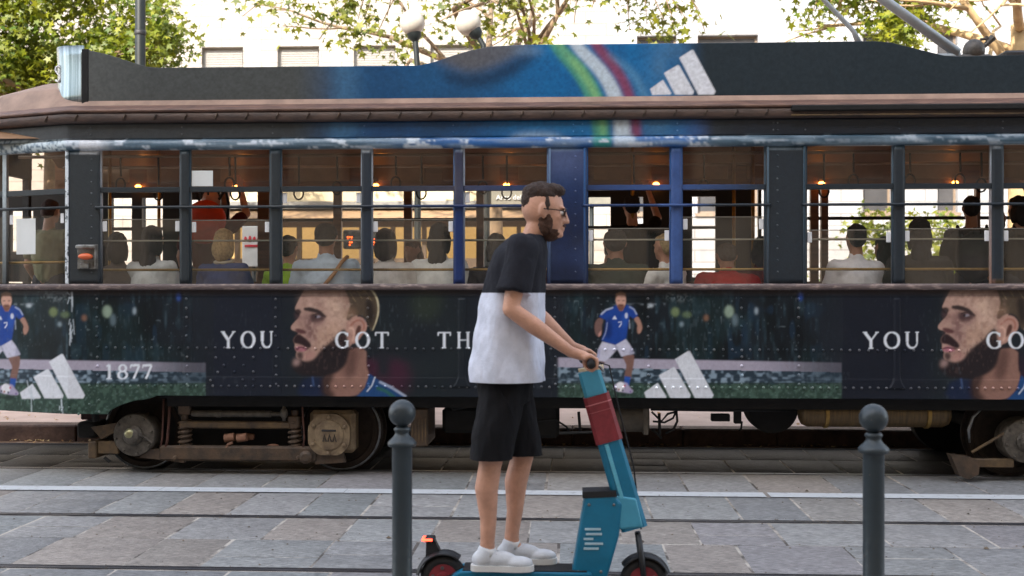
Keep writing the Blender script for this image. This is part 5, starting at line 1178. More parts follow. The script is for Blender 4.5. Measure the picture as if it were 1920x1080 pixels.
for xx, pat in ((a.x+.04, (7, 5, 6, 2)), (a.x+.44, (3, 6, 5, 7))):
    for r_, bits in enumerate(pat):
        for c_ in range(3):
            if bits >> c_ & 1: mb.ell((xx+c_*.035, 19.494, Z(444, 19.5)-r_*.045), (.013, .006, .016), 8, 6)
mb.build('characters', mat('orange_led', C(255, 110, 40), .5, emit=C(255, 90, 30), estr=1.2), st)
a = at(454, 500, 12.4); b = at(492, 424, 12.4); st = thing('poster_panel', 'white poster with red figures on a post, behind the blond passenger', 'poster', ((a.x+b.x)/2, 12.45, ZF))
MB().cbox(a.x, b.x, 12.4, 12.44, a.z, b.z, .006).build('sheet', M_PAPER, st); MB().tube([((a.x+b.x)/2, 12.47, ZF), ((a.x+b.x)/2, 12.47, b.z)], .025, 10).build('post', M_IRON, st, True)
mb = MB(); rr = mat('poster_red', C(206, 40, 60), .6)
for k in range(4): x = a.x+.02+k*.05; mb.ell((x+.02, 12.395, Z(447, 12.4)), (.017, .006, .03+.008*(k % 2)), 10, 8)
mb.box(a.x+.03, b.x-.02, 12.39, 12.397, Z(462, 12.4), Z(458, 12.4)); mb.build('red_print', rr, st)

# ------------------------------------------------------------------ people
def skin_m(nm, c): return mat(nm, c, .5, 0, .16, 9, .25, 90, spec=.4, rvar=.08)
M_SKIN = skin_m('skin', C(196, 148, 124)); M_SKIN2 = skin_m('skin_tan', C(168, 120, 94))
def cloth(nm, c, b=.25): return mat(nm, c, .88, 0, .10, 14, b, 160, spec=.2)
def head_parts(mb, M, k=1.0):
    "head facing local +y, origin at its centre"
    s = len(mb.v)
    mb.ell((0, -.012, .022), (.074, .094, .098), 24, 18); mb.ell((0, .030, -.025), (.062, .062, .086), 20, 16); mb.ell((0, .048, -.082), (.042, .042, .034), 16, 12)
    mb.ell((0, .012, -.06), (.058, .055, .05), 16, 12)
    mb.cap((0, .088, .012), .009, (0, .106, -.030), .0125, 10); mb.ell((.013, .097, -.034), (.009, .011, .008), 8, 6); mb.ell((-.013, .097, -.034), (.009, .011, .008), 8, 6)
    mb.ell((.026, .078, .026), (.024, .014, .008), 10, 8); mb.ell((-.026, .078, .026), (.024, .014, .008), 10, 8)
    mb.ell((.036, .062, -.018), (.022, .022, .016), 10, 8); mb.ell((-.036, .062, -.018), (.022, .022, .016), 10, 8)
    mb.ell((0, .090, -.060), (.022, .012, .006), 10, 6); mb.ell((0, .089, -.070), (.019, .011, .007), 10, 6); mb.ell((0, .083, -.092), (.018, .014, .014), 10, 8)
    for sx in (-1, 1):
        mb.ell((sx*.078, -.006, .004), (.009, .019, .030), 12, 10, Matrix.Rotation(sx*.25, 3, 'Z') @ Matrix.Rotation(-.15, 3, 'X')); mb.ell((sx*.074, .002, -.022), (.008, .011, .013), 8, 6)
    for i in range(s, len(mb.v)): mb.v[i] = tuple(M @ (Vector(mb.v[i])*k))
def eyes(M, parent, k=1.0):
    for sx in (-1, 1):
        mb = MB(); mb.ell((0, 0, 0), (.0125, .0125, .0125), 16, 12); mb.xform(M @ Matrix.Translation((sx*.030*k, .0755*k, .004*k))); e = mb.build('eye', mat('eye_white', C(220, 214, 208), .2), parent, True)
        mb = MB(); mb.ell((0, .0095, 0), (.006, .004, .006), 12, 8); mb.xform(M @ Matrix.Translation((sx*.030*k, .0755*k, .004*k))); mb.build('iris', mat('iris', C(60, 42, 30), .2), e, True)
def hair_short(mb, M, k=1.0, top=1.0):
    s = len(mb.v); mb.ell((0, -.024, .034), (.081, .096, .094*top), 24, 18); mb.ell((0, -.052, -.012), (.072, .062, .07), 18, 12); mb.ell((0, .012, .085*top), (.060, .066, .034), 16, 10)
    for i in range(s, len(mb.v)): mb.v[i] = tuple(M @ (Vector(mb.v[i])*k))
def hair_long(mb, M, k=1.0, L=.2):
    hair_short(mb, M, k); s = len(mb.v)
    mb.ell((0, -.06, -.06), (.086, .05, .12), 18, 14); mb.ell((0, -.075, -.06-L*.6), (.075, .04, .10), 18, 14); mb.ell((.07, -.02, -.06), (.022, .045, .09), 12, 10); mb.ell((-.07, -.02, -.06), (.022, .045, .09), 12, 10)
    for i in range(s, len(mb.v)): mb.v[i] = tuple(M @ (Vector(mb.v[i])*k))
def hair_bun(mb, M, k=1.0):
    hair_short(mb, M, k); s = len(mb.v); mb.ell((0, -.10, .075), (.04, .04, .036), 14, 10)
    for i in range(s, len(mb.v)): mb.v[i] = tuple(M @ (Vector(mb.v[i])*k))
T3 = lambda *p: Matrix.Translation(p)
def grip_hand(mb, wrist, bar, side, ax=Vector((0, 1, 0)), rb=.017):
    "hand closed round a bar lying along ax; side +1 puts the thumb towards +ax"
    bar = Vector(bar); w = Vector(wrist); back = (w-bar); back -= ax*back.dot(ax); back.normalize(); up = ax.cross(back)*1.0
    if up.z < 0: up = -up
    f = -back
    palm = bar + back*.034 + up*.014
    mb.cap(w, .026, palm + back*.01, .024, 14)
    for i in range(4):
        o = ax*((i-1.5)*.0205*side); L = (.94, 1.06, 1.0, .84)[3-i]
        k0 = bar + o + back*.020 + up*.030; k1 = bar + o + f*.016*L + up*.030; k2 = bar + o + f*.031 + up*-.002; k3 = bar + o + f*.020*L - up*.026; k4 = bar + o + back*.006 - up*.030
        r = (.0092, .0098, .0096, .0084)[3-i]
        mb.cap(palm + o*.9, .0145, k0, r+.0015, 10); mb.cap(k0, r+.001, k1, r, 10); mb.cap(k1, r, k2, r*.96, 10); mb.cap(k2, r*.96, k3, r*.92, 10); mb.cap(k3, r*.9, k4, r*.82, 10)
    o = ax*(.044*side); t0 = palm + o*.6 - up*.006; t1 = bar + o + back*.020 - up*.020; t2 = bar + o*1.0 - up*.031 + f*.006
    mb.cap(t0, .0155, t1, .0118, 10); mb.cap(t1, .0115, t2, .0095, 10)

# ---- the rider on the electric scooter
YR = 5.30
def rp_(px, py, dy=0.0):
    p = at(px, py, YR); return Vector((p.x, YR+dy, p.z))
hip = rp_(948, 700); chest = rp_(968, 540); shn = rp_(984, 470); neck = rp_(994, 448); headc = rp_(1021, 398)
base = rp_(940, 1062)
person = thing('person', 'dark-haired bearded man in black and white T-shirt and black shorts riding a scooter', 'person', (base.x, YR, base.z))
hM = T3(*headc) @ Matrix.Rotation(R(-90), 4, 'Z') @ Matrix.Rotation(R(-7), 4, 'X')
mb = MB(); head_parts(mb, hM, 1.06)
mb.cap(neck + Vector((-.01, 0, -.06)), .062, headc + Vector((-.03, 0, -.06)), .054)
S = {}
for s, sd in ((-1, 'near'), (1, 'far')):
    sh = shn + Vector((0, s*.175, .0)); 
    el = rp_(962 if s < 0 else 985, 578 if s < 0 else 572, s*.235); wr = rp_(1070 if s < 0 else 1074, 655, s*.225); S[s] = (sh, el, wr)
    mb.cap(sh, .054, (sh+el)/2, .047); mb.cap((sh+el)/2, .047, el, .038); m_ = el*.62+wr*.38; mb.cap(el, .038, m_, .041); mb.cap(m_, .041, wr, .025)
    grip_hand(mb, wr, rp_(1106, 676, s*.225), -s)
mb.cap(hip, .13, chest, .135); mb.cap(chest, .13, shn+Vector((0, 0, -.03)), .10); mb.cap(shn+Vector((0, -.15, -.01)), .05, shn+Vector((0, .15, -.01)), .05)
LEG = {}
for s, kn, an, toe in ((-1, (922, 862), (916, 1012), (985, 1050)), (1, (978, 860), (958, 1008), (1026, 1048))):
    h = hip + Vector((0, s*.085, -.02)); k_ = rp_(*kn, s*.085); a_ = rp_(*an, s*.075); LEG[s] = (h, k_, a_)
    mb.cap(h, .092, (h+k_)/2, .076); mb.cap((h+k_)/2, .076, k_, .056); c_ = k_*.68+a_*.32+Vector((-.014, 0, 0)); mb.cap(k_, .054, c_, .056); mb.cap(c_, .056, k_*.3+a_*.7, .040); mb.cap(k_*.3+a_*.7, .040, a_, .034)
    mb.cap(a_, .036, a_+Vector((.0, 0, -.05)), .036); mb.cap(a_+Vector((0, 0, -.06)), .034, a_+Vector((.12, 0, -.102)), .02)
body = mb.build('body', M_SKIN, person); remesh(body, .0062, 5, .5)
eyes(hM, person, 1.06)
# T-shirt: black above, white below, hanging loose
mb = MB()
bl = rp_(953, 655)
for a, b, ra, rb in ((shn+Vector((-.005, 0, -.02)), chest, (.105, .165), (.125, .185)),):
    pass
def torso(mb, rows):
    "rows: centre, half depth (x), half width (y)"
    n = 40; vs = []
    for c, rx, ry in rows:
        for j in range(n):
            t = 2*math.pi*j/n; cx = abs(math.cos(t))**.85*math.copysign(1, math.cos(t)); sy = abs(math.sin(t))**.85*math.copysign(1, math.sin(t)); vs.append((c.x+rx*cx, c.y+ry*sy, c.z))
    k = len(rows); fs = [(i*n+j, i*n+(j+1) % n, (i+1)*n+(j+1) % n, (i+1)*n+j) for i in range(k-1) for j in range(n)] + [tuple(range(n))[::-1], tuple(range((k-1)*n, k*n))]
    mb.add(vs, fs)
rows_ = [(rp_(949, 742), .178, .226), (rp_(949, 714), .178, .226), (rp_(949, 700), .178, .226), (rp_(951, 660), .170, .216), (rp_(958, 600), .156, .206), (rp_(965, 548), .146, .200), (rp_(970, 505), .136, .198), (rp_(977, 472), .122, .185), (rp_(984, 452), .094, .130), (rp_(990, 441), .072, .084)]
torso(mb, rows_)
for s in (-1, 1):
    sh, el, wr = S[s]; e = sh.lerp(el, .74); mb.cap(sh+Vector((0, -s*.005, 0.002)), .074, sh.lerp(el, .4), .074, 18); mb.tube([sh.lerp(el, .2), sh.lerp(el, .5), e], [.074, .077, .082], 20)
ts = mb.build('t_shirt', [cloth('black_jersey', C(34, 35, 42)), cloth('white_jersey', C(206, 210, 224))], person); remesh(ts, .0075, 5, .5); wrinkle(ts, .010, 5, (1, 1, .35)); wrinkle(ts, .0045, 16, (1.2, .8, .35)); wrinkle(ts, .0025, 40, (1, 1, .5))
zsplit = rp_(960, 549).z
for v in ts.data.vertices:      # folds pulled from the shoulder and hanging from the chest
    w = v.co + base_of(ts); hgt = (w.z - rp_(0, 714).z); f_ = max(0, min(1, (rp_(0, 500).z - w.z)/.15)); ang = math.atan2(w.y-YR, w.x-rp_(958, 0).x)
    v.co += v.normal * (f_*.0055*math.sin(ang*7+hgt*6+math.sin(hgt*11)) + .004*f_*math.sin((hgt*1.1+w.x*.9)*34)*max(0, math.sin(ang*2+1)))
import bmesh
def split_mat(o, test):
    off = base_of(o)
    for p in o.data.polygons:
        if test(p.center+off): p.material_index = 1
me = ts.data; off = base_of(ts); b = bmesh.new(); b.from_mesh(me)
cx = rp_(960, 549).x - off.x; r = bmesh.ops.bisect_plane(b, geom=b.verts[:]+b.edges[:]+b.faces[:], plane_co=(0, 0, zsplit-off.z), plane_no=(0, 0, 1))
zh = rp_(949, 714).z - off.z
def cut_hem(b, z): bmesh.ops.bisect_plane(b, geom=b.verts[:]+b.edges[:]+b.faces[:], plane_co=(0, 0, z), plane_no=(0, .02, 1), clear_inner=True)
cut_hem(b, zh); b.to_mesh(me); b.free()
sm_ = ts.modifiers.new('cloth', 'SOLIDIFY'); sm_.thickness = .003; sm_.offset = -1
ey = S[-1][1]
for p in me.polygons:
    c = p.center+off
    if c.z < zsplit: p.material_index = 1
me.shade_smooth()
for zc_, mm in ((rp_(0, 711).z, 'white_jersey'),):
    pass
# shorts
mb = MB(); torso(mb, [(hip+Vector((0, 0, -.13)), .125, .165), (hip+Vector((0, 0, -.02)), .135, .17), (hip+Vector((0, 0, .05)), .13, .16)])
for s in (-1, 1): h, k_, a_ = LEG[s]; mb.tube([h+Vector((0, 0, .0)), h.lerp(k_, .5), k_+Vector((.0, 0, -.03))], [.108, .105, .100], 22)
KN_ = [(LEG[s][1]+Vector((0, 0, .03))) for s in (-1, 1)]
sh_ = mb.build('shorts', cloth('black_cotton', C(24, 24, 27)), person); remesh(sh_, .0085, 5, .5); wrinkle(sh_, .012, 8, (1, 1, .5)); wrinkle(sh_, .005, 22, (1.3, 1, .5))
b = bmesh.new(); b.from_mesh(sh_.data); cut_hem(b, rp_(950, 856).z - base_of(sh_).z); b.to_mesh(sh_.data); b.free(); sh_.data.shade_smooth()
for s in (-1, 1):                # pocket welts and pocket welt
    h_, k2, _a = LEG[s]; mb = MB(); mb.tube([h_+Vector((-.03, s*.108, -.02)), h_+Vector((.02, s*.112, -.10)), h_+Vector((.045, s*.108, -.17))], .003, 6); mb.build('pocket_welt', cloth('black_cap', C(20, 20, 23)), sh_, True)
# beard, hair, glasses
mb = MB(); mb.ell((0, .030, -.082), (.052, .056, .046), 18, 12); mb.ell((.056, .012, -.05), (.016, .034, .05), 12, 10); mb.ell((-.056, .012, -.05), (.016, .034, .05), 12, 10); mb.ell((0, .094, -.052), (.022, .010, .006), 10, 6)
mb.xform(hM @ Matrix.Scale(1.06, 4)); bd = mb.build('beard', mat('brown_beard', C(74, 50, 38), .9, 0, .3, 60, .6, 200), person); remesh(bd, .005, 2, .5); wrinkle(bd, .0045, 70); wrinkle(bd, .0025, 140)
mb = MB(); mb.ell((0, -.022, .076), (.070, .088, .058), 24, 16); mb.ell((0, .022, .100), (.056, .058, .034), 18, 12); mb.ell((0, -.066, .040), (.058, .046, .052), 18, 12); mb.ell((.070, .010, .030), (.010, .014, .036), 10, 8); mb.ell((-.070, .010, .030), (.010, .014, .036), 10, 8)
mb.xform(hM @ Matrix.Scale(1.06, 4)); hr_ = mb.build('hair', mat('dark_brown_hair', C(52, 36, 28), .8, 0, .3, 50, .6, 160), person); remesh(hr_, .005, 2, .5); wrinkle(hr_, .005, 45, (1, 1, .6)); wrinkle(hr_, .003, 110)
mb = MB()
for sx in (-1, 1):
    mb.tube([(sx*.032+.024*math.cos(t), .096-.004*abs(math.cos(t)), .006+.018*math.sin(t)) for t in np.linspace(0, 2*math.pi, 17)], .0022, 6); mb.tube([(sx*.056, .094, .010), (sx*.082, .05, .012), (sx*.084, -.004, .010)], .0024, 6)
mb.tube([(-.009, .100, .010), (.009, .100, .010)], .002, 6); mb.xform(hM @ Matrix.Scale(1.06, 4)); gl = mb.build('glasses', M_BLACK, person, True)
mb = MB()
for sx in (-1, 1): mb.lathe([(.001, 0), (.022, 0), (.022, .001), (.001, .001)], (sx*.032, .094, .006), 'y', 16)
mb.xform(hM @ Matrix.Scale(1.06, 4)); mb.build('dark_lens', mat('dark_lens', C(24, 22, 24), .1), gl)
# trainers and socks
for s in (-1, 1):
    a_ = LEG[s][2]; zs = base.z; mb = MB(); x = a_.x; y = a_.y
    mb.ell((x-.022, y, zs+.052), (.052, .040, .045), 18, 12); mb.ell((x+.055, y, zs+.050), (.085, .040, .042), 20, 12); mb.ell((x+.145, y-.002, zs+.038), (.070, .046, .030), 20, 12); mb.cap(Vector((x-.01, y, zs+.06)), .044, Vector((x-.006, y, zs+.088)), .043)
    sh = mb.build('shoe', cloth('white_mesh', C(204, 208, 214)), person); remesh(sh, .006, 5, .5)
    mb = MB(); prof = [(-.078, .020), (-.06, .038), (-.02, .041), (.05, .039), (.11, .047), (.17, .046), (.21, .030), (.222, .0)]
    poly = [(x+a, y+b_) for a, b_ in prof] + [(x+a, y-b_) for a, b_ in prof[::-1][1:]]; mb.prism(smooth_poly(poly, 1).tolist(), zs+.001, zs+.028, 'xy'); fixn(mb.build('sole', mat('white_sole', C(218, 218, 216), .6, 0, .05), sh))
    mb = MB()
    for k in range(4): xx = x+.045+.02*k; mb.tube([(xx, y-.026, zs+.078-.006*k), (xx+.004, y, zs+.092-.006*k), (xx, y+.026, zs+.078-.006*k)], .003, 6)
    mb.build('lace', mat('grey_lace', C(150, 154, 160), .8), sh, True)
    mb = MB(); mb.tube([Vector((x, y, zs+.07)), Vector((x, y, zs+.105))], [.040, .039], 18); mb.build('sock', cloth('white_sock', C(214, 214, 214)), person, True)

# ---- electric scooter
M_TEAL = mat('teal_paint', C(20, 112, 146), .34, .1, .14, 6, .05, 40); M_TEALL = mat('light_teal_paint', C(70, 150, 178), .35, .1, .1, 5)
M_REDB = mat('red_wrap', C(128, 42, 50), .5, 0, .2, 20); M_SBLK = mat('scooter_black', C(26, 28, 31), .5, .1, .3, 12, .1, 40)
scoot = thing('electric_scooter', 'teal rental e-scooter with a red band round its stem, under the rider', 'scooter', (base.x+.2, YR, .0))
def beam(mb, p0, p1, wx0, wy0, wx1, wy1, ch=.25):
    "tapered box-section tube between two points in the x-z plane, corners rounded"
    p0, p1 = Vector(p0), Vector(p1); d = (p1-p0).normalized(); a = Vector((0, 1, 0)).cross(d).normalized(); vs = []
    ring = [(1, -1+ch), (1, 1-ch), (1-ch, 1), (-1+ch, 1), (-1, 1-ch), (-1, -1+ch), (-1+ch, -1), (1-ch, -1)]
    for p, wx, wy in ((p0, wx0, wy0), (p1, wx1, wy1)): vs += [p + a*u*wx/2 + Vector((0, 1, 0))*v*wy/2 for u, v in ring]
    k = 8; mb.add(vs, [(i, (i+1) % k, (i+1) % k+k, i+k) for i in range(k)] + [tuple(range(k))[::-1], tuple(range(k, 2*k))]); return mb
st0, st1 = rp_(1104, 694), rp_(1190, 992); sl = lambda t: st0.lerp(st1, t)
mb = MB(); beam(mb, sl(0), sl(.17), .105, .075, .11, .08); stem = fixn(mb.build('stem', M_TEALL, scoot))
mb = MB(); beam(mb, sl(.44), sl(.99), .115, .085, .125, .095); fixn(mb.build('lower_stem', M_TEAL, scoot))
mb = MB(); beam(mb, sl(.155), sl(.445), .125, .092, .13, .098); rbn = fixn(mb.build('red_band', M_REDB, scoot))
mb = MB()
for k in range(5): t = .20+.05*k; c = sl(t); beam(mb, sl(t), sl(t+.006), .1265, .094, .1265, .094)
fixn(mb.build('white_print', mat('pale_print', C(196, 120, 124), .6), rbn))
mb = MB(); beam(mb, sl(.46)+Vector((-.018, 0, 0)), sl(.96)+Vector((-.018, 0, 0)), .022, .098, .022, .102); fixn(mb.build('stem_stripe', mat('pale_teal', C(96, 176, 200), .4), scoot))
# steering bar, grips, levers, display
hb = rp_(1106, 676); mb = MB(); mb.tube([hb+Vector((0, -.29, 0)), hb+Vector((0, .29, 0))], .0155, 14); mb.cap(hb, .026, sl(0), .03); bar = mb.build('handlebar', M_SBLK, scoot, True)
for s in (-1, 1):
    mb = MB(); mb.tube([hb+Vector((0, s*.165, 0)), hb+Vector((0, s*.295, 0))], [.018, .019], 14); mb.build('grip', M_RUBBER, bar, True)
    mb = MB(); mb.tube([hb+Vector((.01, s*.14, -.005)), hb+Vector((.045, s*.17, -.02)), hb+Vector((.055, s*.25, -.03))], .006, 8); mb.build('brake_lever', M_STEELR, bar, True)
mb = MB(); c = rp_(1100, 676); mb.cbox(c.x-.035, c.x+.045, YR-.045, YR+.045, c.z-.012, c.z+.028, .01); mb.build('display', M_SBLK, bar)
mb = MB(); c = rp_(1108, 688, -.16); a, b_ = rp_(1084, 691, -.13), rp_(1130, 684, -.13); beam(mb, a, b_, .016, .03, .02, .03); fixn(mb.build('phone_holder', mat('cream_plastic', C(216, 200, 168), .5), bar))
# neck, battery housing, front fork and wheel
mb = MB(); a = lambda px, py: (rp_(px, py).x, rp_(px, py).z)
mb.prism([a(1096, 926), a(1150, 922), a(1166, 940), a(1160, 1000), a(1136, 1085), a(1068, 1092), a(1082, 1010)], YR-.060, YR+.060); o = fixn(mb.build('battery_housing', M_TEAL, scoot)); bv = o.modifiers.new('b', 'BEVEL'); bv.width = .015; bv.segments = 3
mb = MB(); mb.prism([a(1092, 918), a(1154, 916), a(1156, 927), a(1092, 930)], YR-.062, YR+.062); fixn(mb.build('housing_lid', M_SBLK, o))
mb = MB()
for k, (p0_, p1_) in enumerate(((1096, 1126), (1098, 1128), (1094, 1112), (1096, 1130), (1094, 1122))): mb.prism([a(p0_, 985+k*9), a(p1_, 985+k*9), a(p1_, 989+k*9), a(p0_, 989+k*9)], YR-.0635, YR-.0600)
fixn(mb.build('pale_print', mat('print_white', C(170, 200, 212), .6), o))
for px_, py_ in ((1104, 942), (1150, 942), (1084, 1066), (1126, 1066)):
    mb = MB(); q_ = a(px_, py_); mb.lathe([(.007, .0), (.007, -.003), (.004, -.005)], (q_[0], YR-.060, q_[1]), 'y', 10); mb.build('screw', M_STEELR, o)
mb = MB(); mb.prism([a(1150, 925), a(1192, 930), a(1206, 985), a(1160, 990)], YR-.052, YR+.052); o = fixn(mb.build('head_tube', M_TEALL, scoot)); bv = o.modifiers.new('b', 'BEVEL'); bv.width = .012; bv.segments = 3
FW = rp_(1207, 1085); RW = rp_(832, 1085); wr_ = .112; FW.z = RW.z = wr_
def swheel(c, nm):
    mb = MB(); mb.lathe([(.07, -.022), (.088, -.028), (.104, -.022), (.112, 0), (.104, .022), (.088, .028), (.07, .022)], (c.x, YR, c.z), 'y', 48)
    mb.f.pop(); mb.f.pop(); w = mb.build('wheel', M_RUBBER, scoot, True)
    mb = MB(); mb.lathe([(.004, -.03), (.03, -.03), (.034, -.02), (.07, -.02), (.072, -.01), (.072, .02), (.03, .03), (.004, .03)], (c.x, YR, c.z), 'y', 40); mb.build('rim', M_REDB, w, True, 35)
    mb = MB()
    for k in range(5): t = k*2*math.pi/5+.4; mb.lathe([(.009, -.024), (.009, -.021)], (c.x+.051*math.cos(t), YR, c.z+.051*math.sin(t)), 'y', 12)
    mb.build('hub_bolt', M_STEELR, w)
swheel(FW, 'front'); swheel(RW, 'rear')
def fender(c, a0, a1, m, r0=.124, w=.036):
    mb = MB(); n = 16; vs = []
    for i in range(n+1):
        t = a0+(a1-a0)*i/n
        for rr in (r0, r0+.006):
            for y in (-w, -w*.6, w*.6, w): vs.append((c.x+(rr-(.012 if abs(y) == w else 0))*math.cos(t), YR+y, c.z+(rr-(.012 if abs(y) == w else 0))*math.sin(t)))
    fs = [(i*8+k, i*8+k+1, (i+1)*8+k+1, (i+1)*8+k) for i in range(n) for k in (0, 1, 2)] + [(i*8+4+k, (i+1)*8+4+k, (i+1)*8+5+k, i*8+5+k) for i in range(n) for k in (0, 1, 2)] + [(i*8, (i+1)*8, (i+1)*8+4, i*8+4) for i in range(n)] + [(i*8+3, i*8+7, (i+1)*8+7, (i+1)*8+3) for i in range(n)]
    mb.add(vs, fs + [(0, 4, 5, 1), (1, 5, 6, 2), (2, 6, 7, 3)]); return fixn(mb.build('fender', m, scoot, True, 40))
fender(FW, 2.5, .35, M_SBLK); fr_ = fender(RW, .9, 3.0, M_SBLK, .126)
mb = MB()
for s in (-1, 1): mb.tube([FW+Vector((0, s*.045, 0)), FW+Vector((-.01, s*.048, .09)), rp_(1196, 1000)+Vector((0, s*.03, 0))], .014, 10)
mb.build('fork', M_SBLK, scoot, True)
mb = MB(); c = rp_(808, 1010); mb.cbox(c.x-.028, c.x+.02, YR-.034, YR+.034, c.z-.012, c.z+.012, .006); mb.prism([(c.x-.02, c.z-.010), (c.x+.02, c.z-.004), (RW.x-.01, RW.z+.118), (RW.x-.085, RW.z+.085)], YR-.022, YR+.022); o = mb.build('tail_light', M_SBLK, scoot)
mb = MB(); mb.cbox(c.x-.040, c.x+.012, YR-.036, YR+.030, c.z-.006, c.z+.007, .003); mb.build('red_lamp', mat('red_lamp', C(220, 30, 24), .3, emit=C(255, 50, 30), estr=3), o)
# deck
dk = base.z; mb = MB(); p0, p1 = rp_(866, 0).x, rp_(1088, 0).x
mb.prism([(p0-.0, dk-.005), (p1+.05, dk-.005), (p1+.06, dk-.045), (p1-.01, dk-.066), (p0+.03, dk-.066), (p0-.05, dk-.038)], YR-.085, YR+.085); o = fixn(mb.build('deck', M_TEAL, scoot)); bv = o.modifiers.new('b', 'BEVEL'); bv.width = .008; bv.segments = 2
mb = MB(); mb.box(p0+.01, p1+.03, YR-.075, YR+.075, dk-.005, dk-.0002)
for k in range(9): mb.box(p0+.02, p1+.02, YR-.070+.0165*k, YR-.064+.0165*k, dk-.0002, dk)
mb.build('grip_tape', M_RUBBER, o)
mb = MB(); mb.tube([RW+Vector((0, -.045, 0)), (p0-.03, YR-.045, dk-.04)], .014, 8); mb.tube([RW+Vector((0, .045, 0)), (p0-.03, YR+.045, dk-.04)], .014, 8); mb.build('rear_arm', M_SBLK, scoot, True)
mb = MB(); mb.tube([hb+Vector((.02, -.05, 0)), hb+Vector((.09, -.05, -.02)), sl(.2)+Vector((.09, -.02, 0)), sl(.6)+Vector((.08, -.02, 0)), sl(1.0)+Vector((.03, 0, 0))], .004, 6); mb.build('brake_cable', M_RUBBER, scoot, True)

# ---- passengers: a few bodies built once, then copied with their own clothes and hair
def bld(name, mb, m, vox, it=5, wr=0):
    o = mb.build(name, m, None); remesh(o, vox, it, .5)
    if wr: wrinkle(o, wr, 10, (1, 1, .5)); wrinkle(o, wr*.5, 26, (1.3, 1, .5))
    me = o.data; bpy.data.objects.remove(o); return me
def hand(mb, w, d, k=1.0):
    w, d = Vector(w), Vector(d).normalized(); mb.cap(w, .024, w+d*.06, .030, 10); s = d.cross(Vector((0, 0, 1))).normalized() if abs(d.z) < .9 else Vector((1, 0, 0))
    for i in range(4): o = s*(i-1.5)*.018; mb.cap(w+d*.07+o, .010, w+d*.125+o*1.1+Vector((0, 0, -.012)), .0085, 8)
    mb.cap(w+d*.02+s*.028, .012, w+d*.065+s*.052, .010, 8)
def seated():
    H = Vector((0, .01, 1.215)); B = MB(); hm = T3(*H) @ Matrix.Rotation(R(-6), 4, 'X'); head_parts(B, hm); B.cap((0, -.02, 1.02), .060, (0, -.005, 1.14), .052)
    B.cap((0, -.03, .56), .13, (0, -.04, .86), .13); B.cap((-.15, -.03, .98), .05, (.15, -.03, .98), .05); S_ = MB(); Tr = MB()
    for s in (-1, 1):
        sh, el, wr = Vector((s*.175, -.03, .97)), Vector((s*.235, .03, .70)), Vector((s*.12, .26, .63)); B.cap(sh, .050, el, .038); B.cap(el, .040, wr, .026); hand(B, wr, (-.3*s, 1, -.1))
        S_.cap(sh, .066, sh.lerp(el, .6), .062, 14); S_.cap(sh, .066, (s*.10, -.03, .93), .10, 14)
        k_ = Vector((s*.11, .46, .50)); a_ = Vector((s*.10, .44, .09)); Tr.cap((s*.09, .0, .52), .095, k_, .068); Tr.cap(k_, .066, a_, .048); B.cap(k_, .05, a_, .036); B.cap(a_, .036, a_+Vector((0, .13, -.05)), .03)
    Tr.cap((-.07, -.02, .54), .11, (.07, -.02, .54), .11)
    S_.cap((0, -.032, .60), .150, (0, -.04, .84), .152, 20); S_.ell((0, -.035, .80), (.195, .140, .24), 24, 18); S_.cap((-.135, -.03, .965), .070, (.135, -.03, .965), .070); S_.cap((0, -.025, .98), .075, (0, -.015, 1.05), .062)
    sh = MB(); [sh.ell((s*.10, .50, .05), (.045, .12, .045), 14, 10) for s in (-1, 1)]
    return hm, bld('body', B, None, .011), bld('shirt', S_, None, .013, 3, .011), bld('trousers', Tr, None, .014), sh
hmS, bodyS, shirtS, trouS, shoeS = seated()
shoeM = shoeS.build('shoes', None); shoeMe = shoeM.data; bpy.data.objects.remove(shoeM); shoeMe.shade_smooth()
def hairmesh(f, *a):
    mb = MB(); f(mb, hmS, *a); o = mb.build('hair', None); remesh(o, .009, 4, .5); wrinkle(o, .010, 26, (1, 1, .35)); me = o.data; bpy.data.objects.remove(o); return me
HAIRS = {'short': hairmesh(hair_short), 'long': hairmesh(hair_long, 1.0, .2), 'bun': hairmesh(hair_bun), 'bob': hairmesh(hair_long, 1.0, .03), 'crop': hairmesh(hair_short, .965)}
